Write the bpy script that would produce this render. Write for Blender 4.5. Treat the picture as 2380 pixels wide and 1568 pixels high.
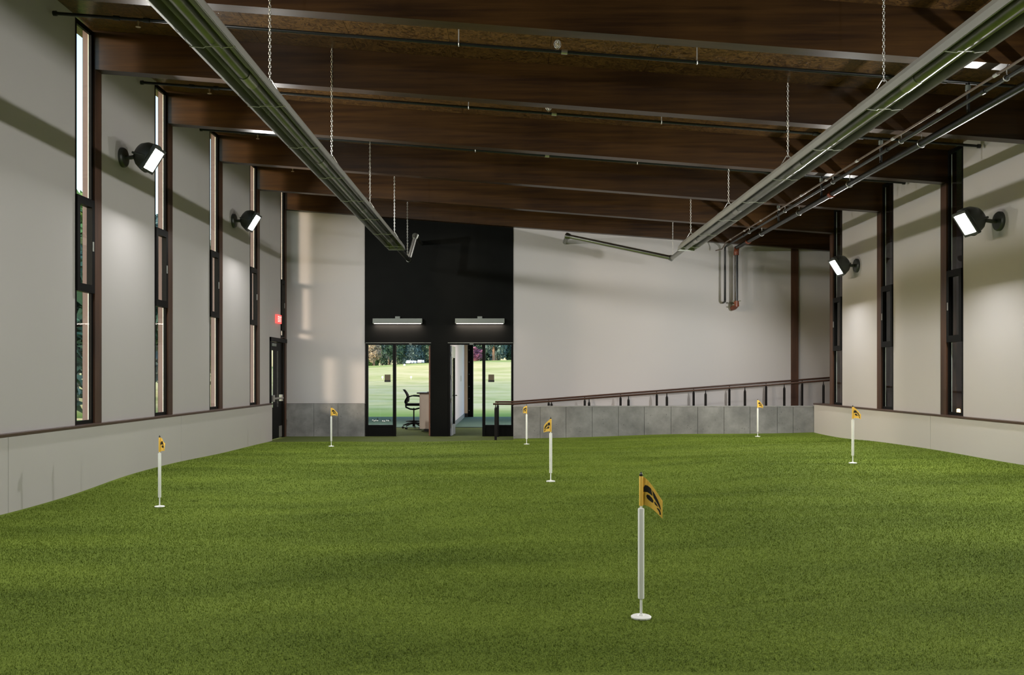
import bpy, bmesh, math, random
import numpy as np
from mathutils import Vector, Matrix
random.seed(7); rng = np.random.default_rng(7)
PI = math.pi
for o in list(bpy.data.objects): bpy.data.objects.remove(o)
sc = bpy.context.scene
C = sc.collection

# ------------------------------------------------------------------ camera
F = 2080.0; W, H = 2380, 1568
VX, VY = 1187.0, 872.0
EYE = 1.44
cam = bpy.data.cameras.new('camera'); camo = bpy.data.objects.new('camera', cam); C.objects.link(camo)
camo.location = (0, 0, EYE); camo.rotation_euler = (PI/2, 0, 0)
cam.sensor_width = 36; cam.lens = 36*F/W
cam.shift_x = (W/2-VX)/W; cam.shift_y = (VY-H/2)/W
cam.clip_start = .05; cam.clip_end = 1500
sc.camera = camo

# ------------------------------------------------------------------ world, sun, exposure
FLOOD_W = 188.0
wd = bpy.data.worlds.new('world'); sc.world = wd; wd.use_nodes = True
nt = wd.node_tree; bg = nt.nodes['Background']
sky = nt.nodes.new('ShaderNodeTexSky'); sky.sky_type = 'NISHITA'
sky.sun_disc = False; sky.sun_elevation = math.radians(14); sky.sun_rotation = math.radians(-100)
sky.air_density = 1.0; sky.dust_density = 1.5; sky.ozone_density = 1.0
nt.links.new(sky.outputs[0], bg.inputs[0]); bg.inputs[1].default_value = .72
sl = bpy.data.lights.new('sun', 'SUN'); sl.energy = 4.0; sl.angle = math.radians(8.0); sl.color = (1, .75, .58)
so = bpy.data.objects.new('sun', sl); C.objects.link(so)
so.rotation_euler = Vector((1, .65, -.15)).to_track_quat('-Z', 'Y').to_euler()
sc.view_settings.view_transform = 'Standard'; sc.view_settings.look = 'None'
sc.view_settings.gamma = 1; sc.view_settings.use_curve_mapping = False
sc.view_settings.exposure = 0.0

# ------------------------------------------------------------------ helpers
def wloc(o):
    v = Vector((0, 0, 0))
    while o is not None:
        v = v + o.location; o = o.parent
    return v
def tag(o, label=None, cat=None, group=None, kind=None):
    if label: o['label'] = label
    if cat: o['category'] = cat
    if group: o['group'] = group
    if kind: o['kind'] = kind
    return o
def empty(name, loc, label=None, cat=None, group=None, kind=None):
    o = bpy.data.objects.new(name, None); C.objects.link(o); o.location = loc; o.empty_display_size = .1
    return tag(o, label, cat, group, kind)

class MB:
    def __init__(s): s.v = []; s.f = []
    def add(s, vs, fs):
        b = len(s.v); s.v += [tuple(v) for v in vs]; s.f += [tuple(b+i for i in f) for f in fs]; return s
    def hexa(s, p):      # p: 4 bottom ccw, 4 top ccw
        return s.add(p, [(3,2,1,0),(4,5,6,7),(0,1,5,4),(1,2,6,5),(2,3,7,6),(3,0,4,7)])
    def box(s, x0, x1, y0, y1, z0, z1):
        x0, x1 = min(x0, x1), max(x0, x1); y0, y1 = min(y0, y1), max(y0, y1); z0, z1 = min(z0, z1), max(z0, z1)
        return s.hexa([(x0,y0,z0),(x1,y0,z0),(x1,y1,z0),(x0,y1,z0),(x0,y0,z1),(x1,y0,z1),(x1,y1,z1),(x0,y1,z1)])
    def bbox(s, x0, x1, y0, y1, z0, z1, b=.006):      # bevelled box
        x0, x1 = min(x0, x1), max(x0, x1); y0, y1 = min(y0, y1), max(y0, y1); z0, z1 = min(z0, z1), max(z0, z1)
        bm = bmesh.new(); bmesh.ops.create_cube(bm, size=1)
        for v in bm.verts:
            v.co = Vector(((x0+x1)/2+v.co.x*(x1-x0), (y0+y1)/2+v.co.y*(y1-y0), (z0+z1)/2+v.co.z*(z1-z0)))
        bmesh.ops.bevel(bm, geom=bm.edges[:], offset=b, segments=2, affect='EDGES', profile=.6)
        s.bm(bm); return s
    def bm(s, bm, M=None):
        bm.verts.index_update()
        if M is not None: bm.transform(M)
        s.add([v.co[:] for v in bm.verts], [[v.index for v in f.verts] for f in bm.faces]); bm.free(); return s
    def slab(s, x0, x1, y0, y1, zb, zt):   # zb, zt functions of x
        return s.hexa([(x0,y0,zb(x0)),(x1,y0,zb(x1)),(x1,y1,zb(x1)),(x0,y1,zb(x0)),(x0,y0,zt(x0)),(x1,y0,zt(x1)),(x1,y1,zt(x1)),(x0,y1,zt(x0))])
    def tube(s, pts, r, n=10, caps=True, closed=False):
        pts = [Vector(p) for p in pts]; N = len(pts)
        rs = r if isinstance(r, (list, tuple)) else [r]*N
        rings = []; u = None
        for i, p in enumerate(pts):
            if closed: t = (pts[(i+1) % N]-pts[i-1])
            elif i == 0: t = pts[1]-p
            elif i == N-1: t = p-pts[-2]
            else: t = (pts[i+1]-p).normalized()+(p-pts[i-1]).normalized()
            t.normalize()
            if u is None:
                a = Vector((0,0,1)) if abs(t.z) < .9 else Vector((1,0,0))
                u = t.cross(a).normalized()
            else:
                u = (u-t*u.dot(t)).normalized()
            w = t.cross(u); k = rs[i]
            if 0 < i < N-1 and not closed:
                c = (pts[i+1]-p).normalized().dot((p-pts[i-1]).normalized()); k = k/max(.55, math.sqrt(max(.01, (1+c)/2)))
            rings.append([p+(u*math.cos(2*PI*j/n)+w*math.sin(2*PI*j/n))*k for j in range(n)])
        vs = [v for rg in rings for v in rg]; fs = []
        M = N if closed else N-1
        for i in range(M):
            for j in range(n):
                a = i*n+j; b = i*n+(j+1) % n; i2 = (i+1) % N
                fs.append((a, b, i2*n+(j+1) % n, i2*n+j))
        if caps and not closed:
            fs.append(tuple(reversed(range(n)))); fs.append(tuple(range((N-1)*n, N*n)))
        return s.add(vs, fs)
    def lathe(s, prof, n=20, M=None):      # prof (r,z) around z
        vs = []; fs = []
        for r, z in prof:
            for j in range(n): vs.append(Vector((r*math.cos(2*PI*j/n), r*math.sin(2*PI*j/n), z)))
        for i in range(len(prof)-1):
            for j in range(n):
                a = i*n+j; b = i*n+(j+1) % n
                fs.append((a, b, b+n, a+n))
        fs.append(tuple(reversed(range(n)))); fs.append(tuple(range((len(prof)-1)*n, len(prof)*n)))
        if M is not None: vs = [M @ v for v in vs]
        return s.add(vs, fs)
    def prism(s, poly, d0, d1, M=None):    # poly in (x,z), extruded over y d0..d1
        n = len(poly); vs = [Vector((x, d0, z)) for x, z in poly]+[Vector((x, d1, z)) for x, z in poly]
        fs = [tuple(range(n)), tuple(reversed(range(n, 2*n)))]+[(i, i+n, (i+1) % n+n, (i+1) % n) for i in range(n)]
        if M is not None: vs = [M @ v for v in vs]
        return s.add(vs, fs)
    def mesh(s, name, mat, smooth=False, off=Vector((0,0,0))):
        me = bpy.data.meshes.new(name)
        me.from_pydata([(x-off.x, y-off.y, z-off.z) for x, y, z in s.v], [], s.f)
        bm = bmesh.new(); bm.from_mesh(me); bmesh.ops.recalc_face_normals(bm, faces=bm.faces[:]); bm.to_mesh(me); bm.free()
        me.materials.append(mat)
        if smooth:
            me.polygons.foreach_set('use_smooth', [True]*len(me.polygons))
            try: me.set_sharp_from_angle(angle=math.radians(35))
            except Exception: pass
        me.update(); return me
    def build(s, name, mat, parent=None, smooth=False, origin=None):
        off = wloc(parent) if parent is not None else Vector((0,0,0))
        if origin is not None: off = Vector(origin)
        o = bpy.data.objects.new(name, s.mesh(name, mat, smooth, off)); C.objects.link(o)
        if parent is not None:
            o.parent = parent
            if origin is not None: o.location = Vector(origin)-wloc(parent)
        elif origin is not None: o.location = origin
        return o
def arc(c, a, b, ang0, ang1, n):
    c = Vector(c); a = Vector(a); b = Vector(b)
    return [c+a*math.cos(ang0+(ang1-ang0)*i/n)+b*math.sin(ang0+(ang1-ang0)*i/n) for i in range(n+1)]

# ------------------------------------------------------------------ materials
def new(name):
    m = bpy.data.materials.new(name); m.use_nodes = True
    return m, m.node_tree, m.node_tree.nodes['Principled BSDF']
def N(nt, t, **kw):
    n = nt.nodes.new(t)
    for k, v in kw.items(): setattr(n, k, v)
    return n
def plain(name, col, rough=.5, metal=0, spec=.5, var=.06, vs=3.0, bump=0, bs=60):
    m, t, b = new(name)
    tc = N(t, 'ShaderNodeTexCoord'); nz = N(t, 'ShaderNodeTexNoise'); nz.inputs['Scale'].default_value = vs; nz.inputs['Detail'].default_value = 4
    g = N(t, 'ShaderNodeNewGeometry')
    t.links.new(g.outputs['Position'], nz.inputs['Vector'])
    r = N(t, 'ShaderNodeValToRGB'); r.color_ramp.elements[0].position = .3; r.color_ramp.elements[1].position = .7
    r.color_ramp.elements[0].color = (*[c*(1-var) for c in col], 1); r.color_ramp.elements[1].color = (*[min(1, c*(1+var)) for c in col], 1)
    t.links.new(nz.outputs['Fac'], r.inputs[0]); t.links.new(r.outputs[0], b.inputs['Base Color'])
    b.inputs['Roughness'].default_value = rough; b.inputs['Metallic'].default_value = metal
    b.inputs['Specular IOR Level'].default_value = spec
    if bump:
        n2 = N(t, 'ShaderNodeTexNoise'); n2.inputs['Scale'].default_value = bs; n2.inputs['Detail'].default_value = 3
        t.links.new(g.outputs['Position'], n2.inputs['Vector'])
        bp = N(t, 'ShaderNodeBump'); bp.inputs['Strength'].default_value = bump; bp.inputs['Distance'].default_value = .01
        t.links.new(n2.outputs['Fac'], bp.inputs['Height']); t.links.new(bp.outputs[0], b.inputs['Normal'])
    return m
def wood(name, c0, c1, stretch, rough=.38):
    m, t, b = new(name); g = N(t, 'ShaderNodeNewGeometry'); mp = N(t, 'ShaderNodeMapping'); mp.inputs['Scale'].default_value = stretch
    t.links.new(g.outputs['Position'], mp.inputs[0])
    nz = N(t, 'ShaderNodeTexNoise'); nz.inputs['Scale'].default_value = 1; nz.inputs['Detail'].default_value = 6; nz.inputs['Roughness'].default_value = .62
    t.links.new(mp.outputs[0], nz.inputs['Vector'])
    big = N(t, 'ShaderNodeTexNoise'); big.inputs['Scale'].default_value = .9; big.inputs['Detail'].default_value = 2
    t.links.new(g.outputs['Position'], big.inputs['Vector'])
    mx = N(t, 'ShaderNodeMath', operation='ADD'); mul = N(t, 'ShaderNodeMath', operation='MULTIPLY'); mul.inputs[1].default_value = .55
    t.links.new(big.outputs['Fac'], mul.inputs[0]); t.links.new(mul.outputs[0], mx.inputs[0]); t.links.new(nz.outputs['Fac'], mx.inputs[1])
    r = N(t, 'ShaderNodeValToRGB'); r.color_ramp.elements[0].position = .58; r.color_ramp.elements[1].position = .98
    r.color_ramp.elements[0].color = (*c0, 1); r.color_ramp.elements[1].color = (*c1, 1)
    t.links.new(mx.outputs[0], r.inputs[0]); t.links.new(r.outputs[0], b.inputs['Base Color'])
    b.inputs['Roughness'].default_value = rough; b.inputs['Specular IOR Level'].default_value = .4
    bp = N(t, 'ShaderNodeBump'); bp.inputs['Strength'].default_value = .12; bp.inputs['Distance'].default_value = .005
    t.links.new(nz.outputs['Fac'], bp.inputs['Height']); t.links.new(bp.outputs[0], b.inputs['Normal'])
    return m
def emit(name, col, s):
    m, t, b = new(name); b.inputs['Base Color'].default_value = (*col, 1)
    b.inputs['Emission Color'].default_value = (*col, 1); b.inputs['Emission Strength'].default_value = s
    return m
def concrete(name):
    m, t, b = new(name); g = N(t, 'ShaderNodeNewGeometry')
    a = N(t, 'ShaderNodeTexNoise'); a.inputs['Scale'].default_value = 2.2; a.inputs['Detail'].default_value = 8; a.inputs['Roughness'].default_value = .65
    t.links.new(g.outputs['Position'], a.inputs['Vector'])
    r = N(t, 'ShaderNodeValToRGB'); r.color_ramp.elements[0].position = .32; r.color_ramp.elements[1].position = .68
    r.color_ramp.elements[0].color = (.125, .124, .12, 1); r.color_ramp.elements[1].color = (.25, .248, .24, 1)
    t.links.new(a.outputs['Fac'], r.inputs[0])
    v = N(t, 'ShaderNodeTexVoronoi'); v.inputs['Scale'].default_value = 13; t.links.new(g.outputs['Position'], v.inputs['Vector'])
    vr = N(t, 'ShaderNodeValToRGB'); vr.color_ramp.elements[0].position = .07; vr.color_ramp.elements[1].position = .12
    vr.color_ramp.elements[0].color = (.25, .25, .25, 1); vr.color_ramp.elements[1].color = (1, 1, 1, 1)
    n3 = N(t, 'ShaderNodeTexNoise'); n3.inputs['Scale'].default_value = 3; t.links.new(g.outputs['Position'], n3.inputs['Vector'])
    gt = N(t, 'ShaderNodeMath', operation='GREATER_THAN'); gt.inputs[1].default_value = .55; t.links.new(n3.outputs['Fac'], gt.inputs[0])
    t.links.new(v.outputs['Distance'], vr.inputs[0])
    mx = N(t, 'ShaderNodeMixRGB', blend_type='MULTIPLY'); t.links.new(gt.outputs[0], mx.inputs[0]); t.links.new(r.outputs[0], mx.inputs[1]); t.links.new(vr.outputs[0], mx.inputs[2])
    t.links.new(mx.outputs[0], b.inputs['Base Color']); b.inputs['Roughness'].default_value = .75
    bp = N(t, 'ShaderNodeBump'); bp.inputs['Strength'].default_value = .25; bp.inputs['Distance'].default_value = .01
    t.links.new(a.outputs['Fac'], bp.inputs['Height']); t.links.new(bp.outputs[0], b.inputs['Normal'])
    return m
def osb(name):
    m, t, b = new(name); g = N(t, 'ShaderNodeNewGeometry')
    v = N(t, 'ShaderNodeTexVoronoi'); v.inputs['Scale'].default_value = 26; v.feature = 'F1'
    nz = N(t, 'ShaderNodeTexNoise'); nz.inputs['Scale'].default_value = 9; t.links.new(g.outputs['Position'], nz.inputs['Vector'])
    mp = N(t, 'ShaderNodeMixRGB'); mp.inputs[0].default_value = .35; t.links.new(g.outputs['Position'], mp.inputs[1]); t.links.new(nz.outputs['Color'], mp.inputs[2])
    t.links.new(mp.outputs[0], v.inputs['Vector'])
    sp = N(t, 'ShaderNodeSeparateColor'); t.links.new(v.outputs['Color'], sp.inputs[0])
    r = N(t, 'ShaderNodeValToRGB'); r.color_ramp.elements[0].color = (.035, .015, .004, 1); r.color_ramp.elements[1].color = (.15, .075, .022, 1)
    r.color_ramp.elements[1].position = .95
    t.links.new(sp.outputs[0], r.inputs[0]); t.links.new(r.outputs[0], b.inputs['Base Color']); b.inputs['Roughness'].default_value = .32
    bp = N(t, 'ShaderNodeBump'); bp.inputs['Strength'].default_value = .7; bp.inputs['Distance'].default_value = .02
    t.links.new(sp.outputs[1], bp.inputs['Height']); t.links.new(bp.outputs[0], b.inputs['Normal'])
    return m
def turfmat(name, c0, c1, big=.35):
    m, t, b = new(name); g = N(t, 'ShaderNodeNewGeometry')
    a = N(t, 'ShaderNodeTexNoise'); a.inputs['Scale'].default_value = 90; a.inputs['Detail'].default_value = 5; a.inputs['Roughness'].default_value = .75
    l = N(t, 'ShaderNodeTexNoise'); l.inputs['Scale'].default_value = .8; l.inputs['Detail'].default_value = 3
    mpn = N(t, 'ShaderNodeMapping'); mpn.inputs['Scale'].default_value = (.55, 1.6, 1); t.links.new(g.outputs['Position'], mpn.inputs[0]); t.links.new(mpn.outputs[0], l.inputs['Vector'])
    t.links.new(g.outputs['Position'], a.inputs['Vector'])
    mul = N(t, 'ShaderNodeMath', operation='MULTIPLY_ADD'); mul.inputs[1].default_value = big; t.links.new(l.outputs['Fac'], mul.inputs[0]); t.links.new(a.outputs['Fac'], mul.inputs[2])
    r = N(t, 'ShaderNodeValToRGB'); r.color_ramp.elements[0].position = .45; r.color_ramp.elements[1].position = .92
    r.color_ramp.elements[0].color = (*c0, 1); r.color_ramp.elements[1].color = (*c1, 1)
    t.links.new(mul.outputs[0], r.inputs[0]); t.links.new(r.outputs[0], b.inputs['Base Color'])
    b.inputs['Roughness'].default_value = .85; b.inputs['Specular IOR Level'].default_value = .06
    bp = N(t, 'ShaderNodeBump'); bp.inputs['Strength'].default_value = .9; bp.inputs['Distance'].default_value = .012
    t.links.new(a.outputs['Fac'], bp.inputs['Height']); t.links.new(bp.outputs[0], b.inputs['Normal'])
    return m
def lawnmat():
    m, t, b = new('range_grass'); g = N(t, 'ShaderNodeNewGeometry')
    mp = N(t, 'ShaderNodeMapping'); mp.inputs['Scale'].default_value = (.10, .045, .1); t.links.new(g.outputs['Position'], mp.inputs[0])
    a = N(t, 'ShaderNodeTexNoise'); a.inputs['Scale'].default_value = 1; a.inputs['Detail'].default_value = 6; a.inputs['Roughness'].default_value = .6
    t.links.new(mp.outputs[0], a.inputs['Vector'])
    r = N(t, 'ShaderNodeValToRGB'); e = r.color_ramp.elements
    e[0].position = .38; e[0].color = (.36, .38, .11, 1); e[1].position = .62; e[1].color = (.68, .57, .34, 1)
    x = e.new(.5); x.color = (.57, .50, .23, 1)
    mp2 = N(t, 'ShaderNodeMapping'); mp2.inputs['Scale'].default_value = (.35, .55, .5); t.links.new(g.outputs['Position'], mp2.inputs[0])
    a2 = N(t, 'ShaderNodeTexNoise'); a2.inputs['Scale'].default_value = 1; a2.inputs['Detail'].default_value = 5; a2.inputs['Roughness'].default_value = .7; t.links.new(mp2.outputs[0], a2.inputs['Vector'])
    am = N(t, 'ShaderNodeMix'); am.inputs[0].default_value = .5; t.links.new(a.outputs['Fac'], am.inputs[2]); t.links.new(a2.outputs['Fac'], am.inputs[3])
    t.links.new(am.outputs[0], r.inputs[0])
    # greener rough along the mat edge and on the far mound
    sp = N(t, 'ShaderNodeSeparateXYZ'); t.links.new(g.outputs['Position'], sp.inputs[0])
    yr = N(t, 'ShaderNodeMapRange'); yr.inputs[1].default_value = 0; yr.inputs[2].default_value = 500; t.links.new(sp.outputs[1], yr.inputs[0])
    ym = N(t, 'ShaderNodeValToRGB'); q = ym.color_ramp.elements
    q[0].position = .067; q[0].color = (1, 1, 1, 1); q[1].position = .079; q[1].color = (0, 0, 0, 1)
    for p, c in ((.50, .05), (.64, .75), (.76, .6), (.82, .2)): z = q.new(p); z.color = (c, c, c, 1)
    t.links.new(yr.outputs[0], ym.inputs[0])
    mx = N(t, 'ShaderNodeMixRGB'); mx.inputs[2].default_value = (.20, .30, .06, 1)
    t.links.new(ym.outputs[0], mx.inputs[0]); t.links.new(r.outputs[0], mx.inputs[1]); t.links.new(mx.outputs[0], b.inputs['Base Color'])
    b.inputs['Roughness'].default_value = .9; b.inputs['Specular IOR Level'].default_value = .1
    return m
def leafmat(name, c0, c1):
    m, t, b = new(name); g = N(t, 'ShaderNodeNewGeometry')
    a = N(t, 'ShaderNodeTexNoise'); a.inputs['Scale'].default_value = .9; a.inputs['Detail'].default_value = 4; t.links.new(g.outputs['Position'], a.inputs['Vector'])
    r = N(t, 'ShaderNodeValToRGB'); r.color_ramp.elements[0].position = .35; r.color_ramp.elements[1].position = .68
    r.color_ramp.elements[0].color = (*c0, 1); r.color_ramp.elements[1].color = (*c1, 1)
    t.links.new(a.outputs['Fac'], r.inputs[0]); t.links.new(r.outputs[0], b.inputs['Base Color']); b.inputs['Roughness'].default_value = .7
    return m
def glassmat(name):
    m = bpy.data.materials.new(name); m.use_nodes = True; t = m.node_tree; t.nodes.clear()
    o = N(t, 'ShaderNodeOutputMaterial'); tr = N(t, 'ShaderNodeBsdfTransparent'); tr.inputs[0].default_value = (.93, .96, .95, 1)
    gl = N(t, 'ShaderNodeBsdfGlossy'); gl.inputs['Roughness'].default_value = .02
    fr = N(t, 'ShaderNodeFresnel'); fr.inputs[0].default_value = 1.35
    gm = N(t, 'ShaderNodeNewGeometry'); iv = N(t, 'ShaderNodeMath', operation='SUBTRACT'); iv.inputs[0].default_value = 1; t.links.new(gm.outputs['Backfacing'], iv.inputs[1])
    fm = N(t, 'ShaderNodeMath', operation='MULTIPLY'); t.links.new(fr.outputs[0], fm.inputs[0]); t.links.new(iv.outputs[0], fm.inputs[1])
    mx = N(t, 'ShaderNodeMixShader'); t.links.new(fm.outputs[0], mx.inputs[0]); t.links.new(tr.outputs[0], mx.inputs[1]); t.links.new(gl.outputs[0], mx.inputs[2])
    t.links.new(mx.outputs[0], o.inputs[0]); return m

M_panel = plain('grey_paint', (.455, .435, .438), .55, var=.02, vs=.5)
M_wains = plain('wainscot_paint', (.50, .478, .475), .5, var=.02, vs=.6)
M_reveal = plain('reveal_trim', (.20, .205, .19), .5)
M_beam = wood('stained_beam', (.0185, .0072, .0018), (.056, .025, .0055), (.7, 6, 16), .36)
M_col = wood('stained_column', (.032, .014, .008), (.085, .038, .021), (10, 10, .8), .48)
M_cap = plain('cap_rail_stain', (.06, .032, .022), .35)
M_osb = osb('osb_deck')
M_black = plain('black_paint', (.0042, .0046, .0042), .6, spec=.06, var=.15)
M_frame = plain('black_aluminium', (.0045, .0045, .0045), .45, spec=.09)
M_ext = plain('exterior_jamb_stain', (.135, .088, .085), .6)
M_glass = glassmat('clear_glass')
M_conc = concrete('cast_concrete')
M_conccap = plain('concrete_edge', (.25, .248, .24), .8, var=.15, vs=8)
M_turf = turfmat('putting_turf', (.024, .048, .004), (.25, .335, .048))
M_carpet = turfmat('office_carpet', (.075, .098, .032), (.125, .155, .055), .2)
M_bay = turfmat('bay_carpet', (.095, .155, .12), (.15, .22, .18), .2)
M_lawn = lawnmat()
M_alu = plain('polished_aluminium', (.42, .42, .40), .33, metal=1, var=.05)
M_alupaint = plain('reflector_outer', (.50, .51, .47), .4, metal=.55)
M_tube = plain('heater_tube', (.24, .25, .22), .3, metal=1, var=.12, vs=5)
M_zinc = plain('zinc_chain', (.55, .55, .53), .35, metal=.7)
M_pipe = plain('black_steel_pipe', (.012, .0135, .013), .3, spec=.4, var=.2)
M_conduit = plain('copper_brown_conduit', (.16, .12, .10), .4, metal=.5)
M_red = plain('orange_coupling', (.17, .036, .011), .4)
M_brass = plain('brass', (.6, .5, .3), .35, metal=1)
M_white = plain('white_plastic', (.86, .87, .84), .35)
M_yel = plain('yellow_flag_cloth', (.93, .58, .095), .75, var=.05, bump=.05, bs=300)
M_ink = plain('black_print', (.008, .008, .008), .6)
M_tip = plain('black_rubber', (.012, .012, .012), .5)
M_house = plain('floodlight_housing', (.055, .060, .055), .4, metal=.3)
M_lens = emit('floodlight_lens', (1, 1, .97), 60)
M_fix = plain('grey_fixture', (.19, .21, .195), .5, spec=.3)
M_led = emit('warm_led', (1, .80, .68), 9)
M_exit = emit('exit_red', (1, .10, .09), 1.0)
M_exitw = emit('exit_letters', (1, .62, .58), 1.0)
M_steel = plain('brushed_steel', (.55, .53, .50), .3, metal=.9)
M_lav = plain('pale_partition_paint', (.74, .65, .71), .6, var=.02)
M_beige = plain('beige_wall_paint', (.75, .55, .36), .6, var=.03)
M_base = plain('grey_blue_baseboard', (.10, .115, .15), .5)
M_leafdoor = plain('grey_door_paint', (.33, .34, .40), .4)
M_leafbrown = plain('brown_door_edge', (.20, .085, .05), .45)
M_lam = plain('maple_laminate', (.70, .56, .47), .5, var=.05)
M_top = plain('dark_worktop', (.05, .03, .025), .35)
M_chair = plain('black_mesh_chair', (.008, .008, .009), .6, spec=.15)
M_rail = plain('bronze_handrail', (.055, .027, .018), .35, spec=.3)
M_post = plain('black_post', (.007, .006, .006), .45, spec=.12)
M_bark = plain('bark', (.12, .085, .06), .9, var=.3)
M_redbark = plain('reddish_bark', (.33, .19, .13), .9, var=.3)
LEAF = [leafmat('leaf_dark', (.035, .075, .055), (.11, .19, .11)), leafmat('leaf_mid', (.06, .13, .035), (.20, .34, .09)),
        leafmat('leaf_blue', (.045, .085, .095), (.12, .20, .19)), leafmat('leaf_tan', (.26, .20, .15), (.46, .37, .27)), leafmat('leaf_pink', (.20, .07, .13), (.42, .18, .30))]
M_carw = plain('white_car_paint', (.75, .76, .80), .3)
M_carg = plain('car_glass', (.02, .025, .03), .1)
M_sign = plain('brown_plaque', (.11, .085, .05), .5)

# ------------------------------------------------------------------ key dimensions
XL, XR = -5.30, 6.74
BAY = 2.44
YB = 21.17                                   # back wall
def Yc(k): return 11.41+BAY*(k-2)            # near face of column k; column 6 stands at the back wall
deck = lambda x: 5.84-.076*(x+5.3)
soff = lambda x: deck(x)-.50
CAP = .815
px = lambda p: (p-VX)*YB/F                   # back-wall coordinates of the plan
pz = lambda p: EYE-(p-VY)*YB/F

# ------------------------------------------------------------------ turf
CP = np.array([(-5.3,9.3,.066),(-5.3,11.2,.065),(-5.3,13.2,.085),(-5.3,16.5,.03),(-5.3,19.2,-.02),(-5.3,5,.06),(-5.3,0,.05),
 (6.7,11.68,.30),(6.7,14.5,.27),(6.7,17,.22),(6.7,19.6,.24),(6.7,7,.25),(6.7,2,.2),
 (.06,19.83,0.),(1.0,19.83,.06),(2.03,19.83,.105),(3.56,19.83,.153),(5.2,19.83,.175),(6.3,19.83,.20),
 (-1,19.2,.0),(-2.5,19.2,.0),(-4,19.2,.0),(0,0,.08),(-2.5,3,.06),(3.5,4,.16),(-2,7,.03),(3,8,.2),(-1.5,13,.06),(2.8,14.5,.17)])
FLAGS = {}
CPF = []
for nm, bx, by, ty in (('near',1490,1436,1100),('left',371,1180,1015),('mid',1280,1119,970),('right',1982,1077,943),('farright',1761,1016,929),('ramp',1224,1032,940),('concrete',770,1037,945)):
    y = .79*F/(by-ty); FLAGS[nm] = ((bx-VX)*y/F, y); CPF.append((FLAGS[nm][0], y, EYE-(by-VY)*y/F))
CPF = np.array(CPF)
def turf_z(x, y):
    x = np.asarray(x, float); y = np.asarray(y, float)
    num = np.zeros_like(x); den = np.zeros_like(x)
    for P, wt, s in ((CP, 1., 1.5), (CPF, 12., .9)):
        for a, b, c in P:
            d2 = (x-a)**2+(y-b)**2
            w = wt*np.exp(-d2/(2*s*s))+1e-4/(1+d2)
            num += w*c; den += w
    return num/den
gx = np.unique(np.concatenate([np.arange(-5.275, 6.71, .125), [.06, 6.705]])); gy = np.unique(np.concatenate([np.arange(-5, 19.3, .14), [19.3], np.arange(19.4, 19.85, .1), [19.84]]))
GX, GY = np.meshgrid(gx, gy); GZ = turf_z(GX, GY)
nx, ny = len(gx), len(gy)
idx = np.arange(nx*ny).reshape(ny, nx)
fs = []
for j in range(ny-1):
    for i in range(nx-1):
        if gy[j] >= 19.299 and gx[i] < .0599: continue
        fs.append((idx[j,i], idx[j,i+1], idx[j+1,i+1], idx[j+1,i]))
me = bpy.data.meshes.new('floor'); me.from_pydata(np.stack([GX.ravel(), GY.ravel(), GZ.ravel()], 1).tolist(), [], [tuple(int(a) for a in f) for f in fs])
me.materials.append(M_turf); me.polygons.foreach_set('use_smooth', [True]*len(me.polygons)); me.update()
floor = bpy.data.objects.new('floor', me); C.objects.link(floor)
tag(floor, 'rolling green artificial putting turf filling the hall floor', 'turf', kind='structure')
def blades():
    pts = []
    for y0, y1, dens in ((4.0,5.2,11000),(5.2,6.6,8000),(6.6,8.5,5200),(8.5,11,3000),(11,14,1700),(14,19.2,900)):
        hw0 = min(5.2, .60*y1+.8); hw1 = min(6.65, .60*y1+.8)
        n = int((hw0+hw1)*(y1-y0)*dens)
        pts.append(np.stack([rng.uniform(-hw0, hw1, n), rng.uniform(y0, y1, n), np.full(n, y0)], 1))
    p = np.concatenate(pts); n = len(p)
    z = np.zeros(n)
    for i in range(0, n, 200000): z[i:i+200000] = turf_z(p[i:i+200000,0], p[i:i+200000,1])
    sc_ = np.clip(p[:,2]/5.0, .8, 2.4)
    h = rng.uniform(.007, .0135, n)*np.sqrt(sc_); w = rng.uniform(.0012, .0022, n)*sc_
    a = rng.uniform(0, 2*PI, n); ln = rng.uniform(0, .9, n)*h; la = rng.uniform(0, 2*PI, n)
    dx, dy = np.cos(a)*w, np.sin(a)*w
    co = np.empty((n, 3, 3), np.float32)
    co[:,0] = np.stack([p[:,0]-dx, p[:,1]-dy, z-.001], 1); co[:,1] = np.stack([p[:,0]+dx, p[:,1]+dy, z-.001], 1)
    co[:,2] = np.stack([p[:,0]+np.cos(la)*ln, p[:,1]+np.sin(la)*ln, z+h], 1)
    me = bpy.data.meshes.new('turf_pile'); me.vertices.add(3*n); me.loops.add(3*n); me.polygons.add(n)
    me.vertices.foreach_set('co', co.ravel()); me.loops.foreach_set('vertex_index', np.arange(3*n, dtype=np.int32))
    me.polygons.foreach_set('loop_start', np.arange(0, 3*n, 3, dtype=np.int32))
    me.update(calc_edges=True)
    me.materials.append(M_turf); o = bpy.data.objects.new('turf_pile', me); C.objects.link(o); o.parent = floor
    o['kind'] = 'stuff'; return n
NBL = blades()
fo = MB().box(-5.5, 3.2, 19.25, 24.75, -.15, -.002).build('floor_entry', M_carpet); tag(fo, 'olive green carpet strip in front of and behind the glass doors', 'carpet', kind='structure')
fo = MB().box(-5.5, 3.2, 24.75, 31.2, -.15, -.002).build('floor_bay', M_bay); tag(fo, 'teal green carpet of the hitting bays beyond the glass doors', 'carpet', kind='structure')
fo = MB().box(-5.5, 3.2, 24.72, 24.78, -.002, .010).build('trim_1', M_frame); tag(fo, 'thin dark floor transition strip behind the office chair', 'trim', kind='structure')
fo = MB().box(.06, 9.6, 19.9, YB, -.3, -.02).build('floor_ramp_base', M_conccap); tag(fo, 'concrete floor below the ramp behind the low wall', 'floor', kind='structure')
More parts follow.
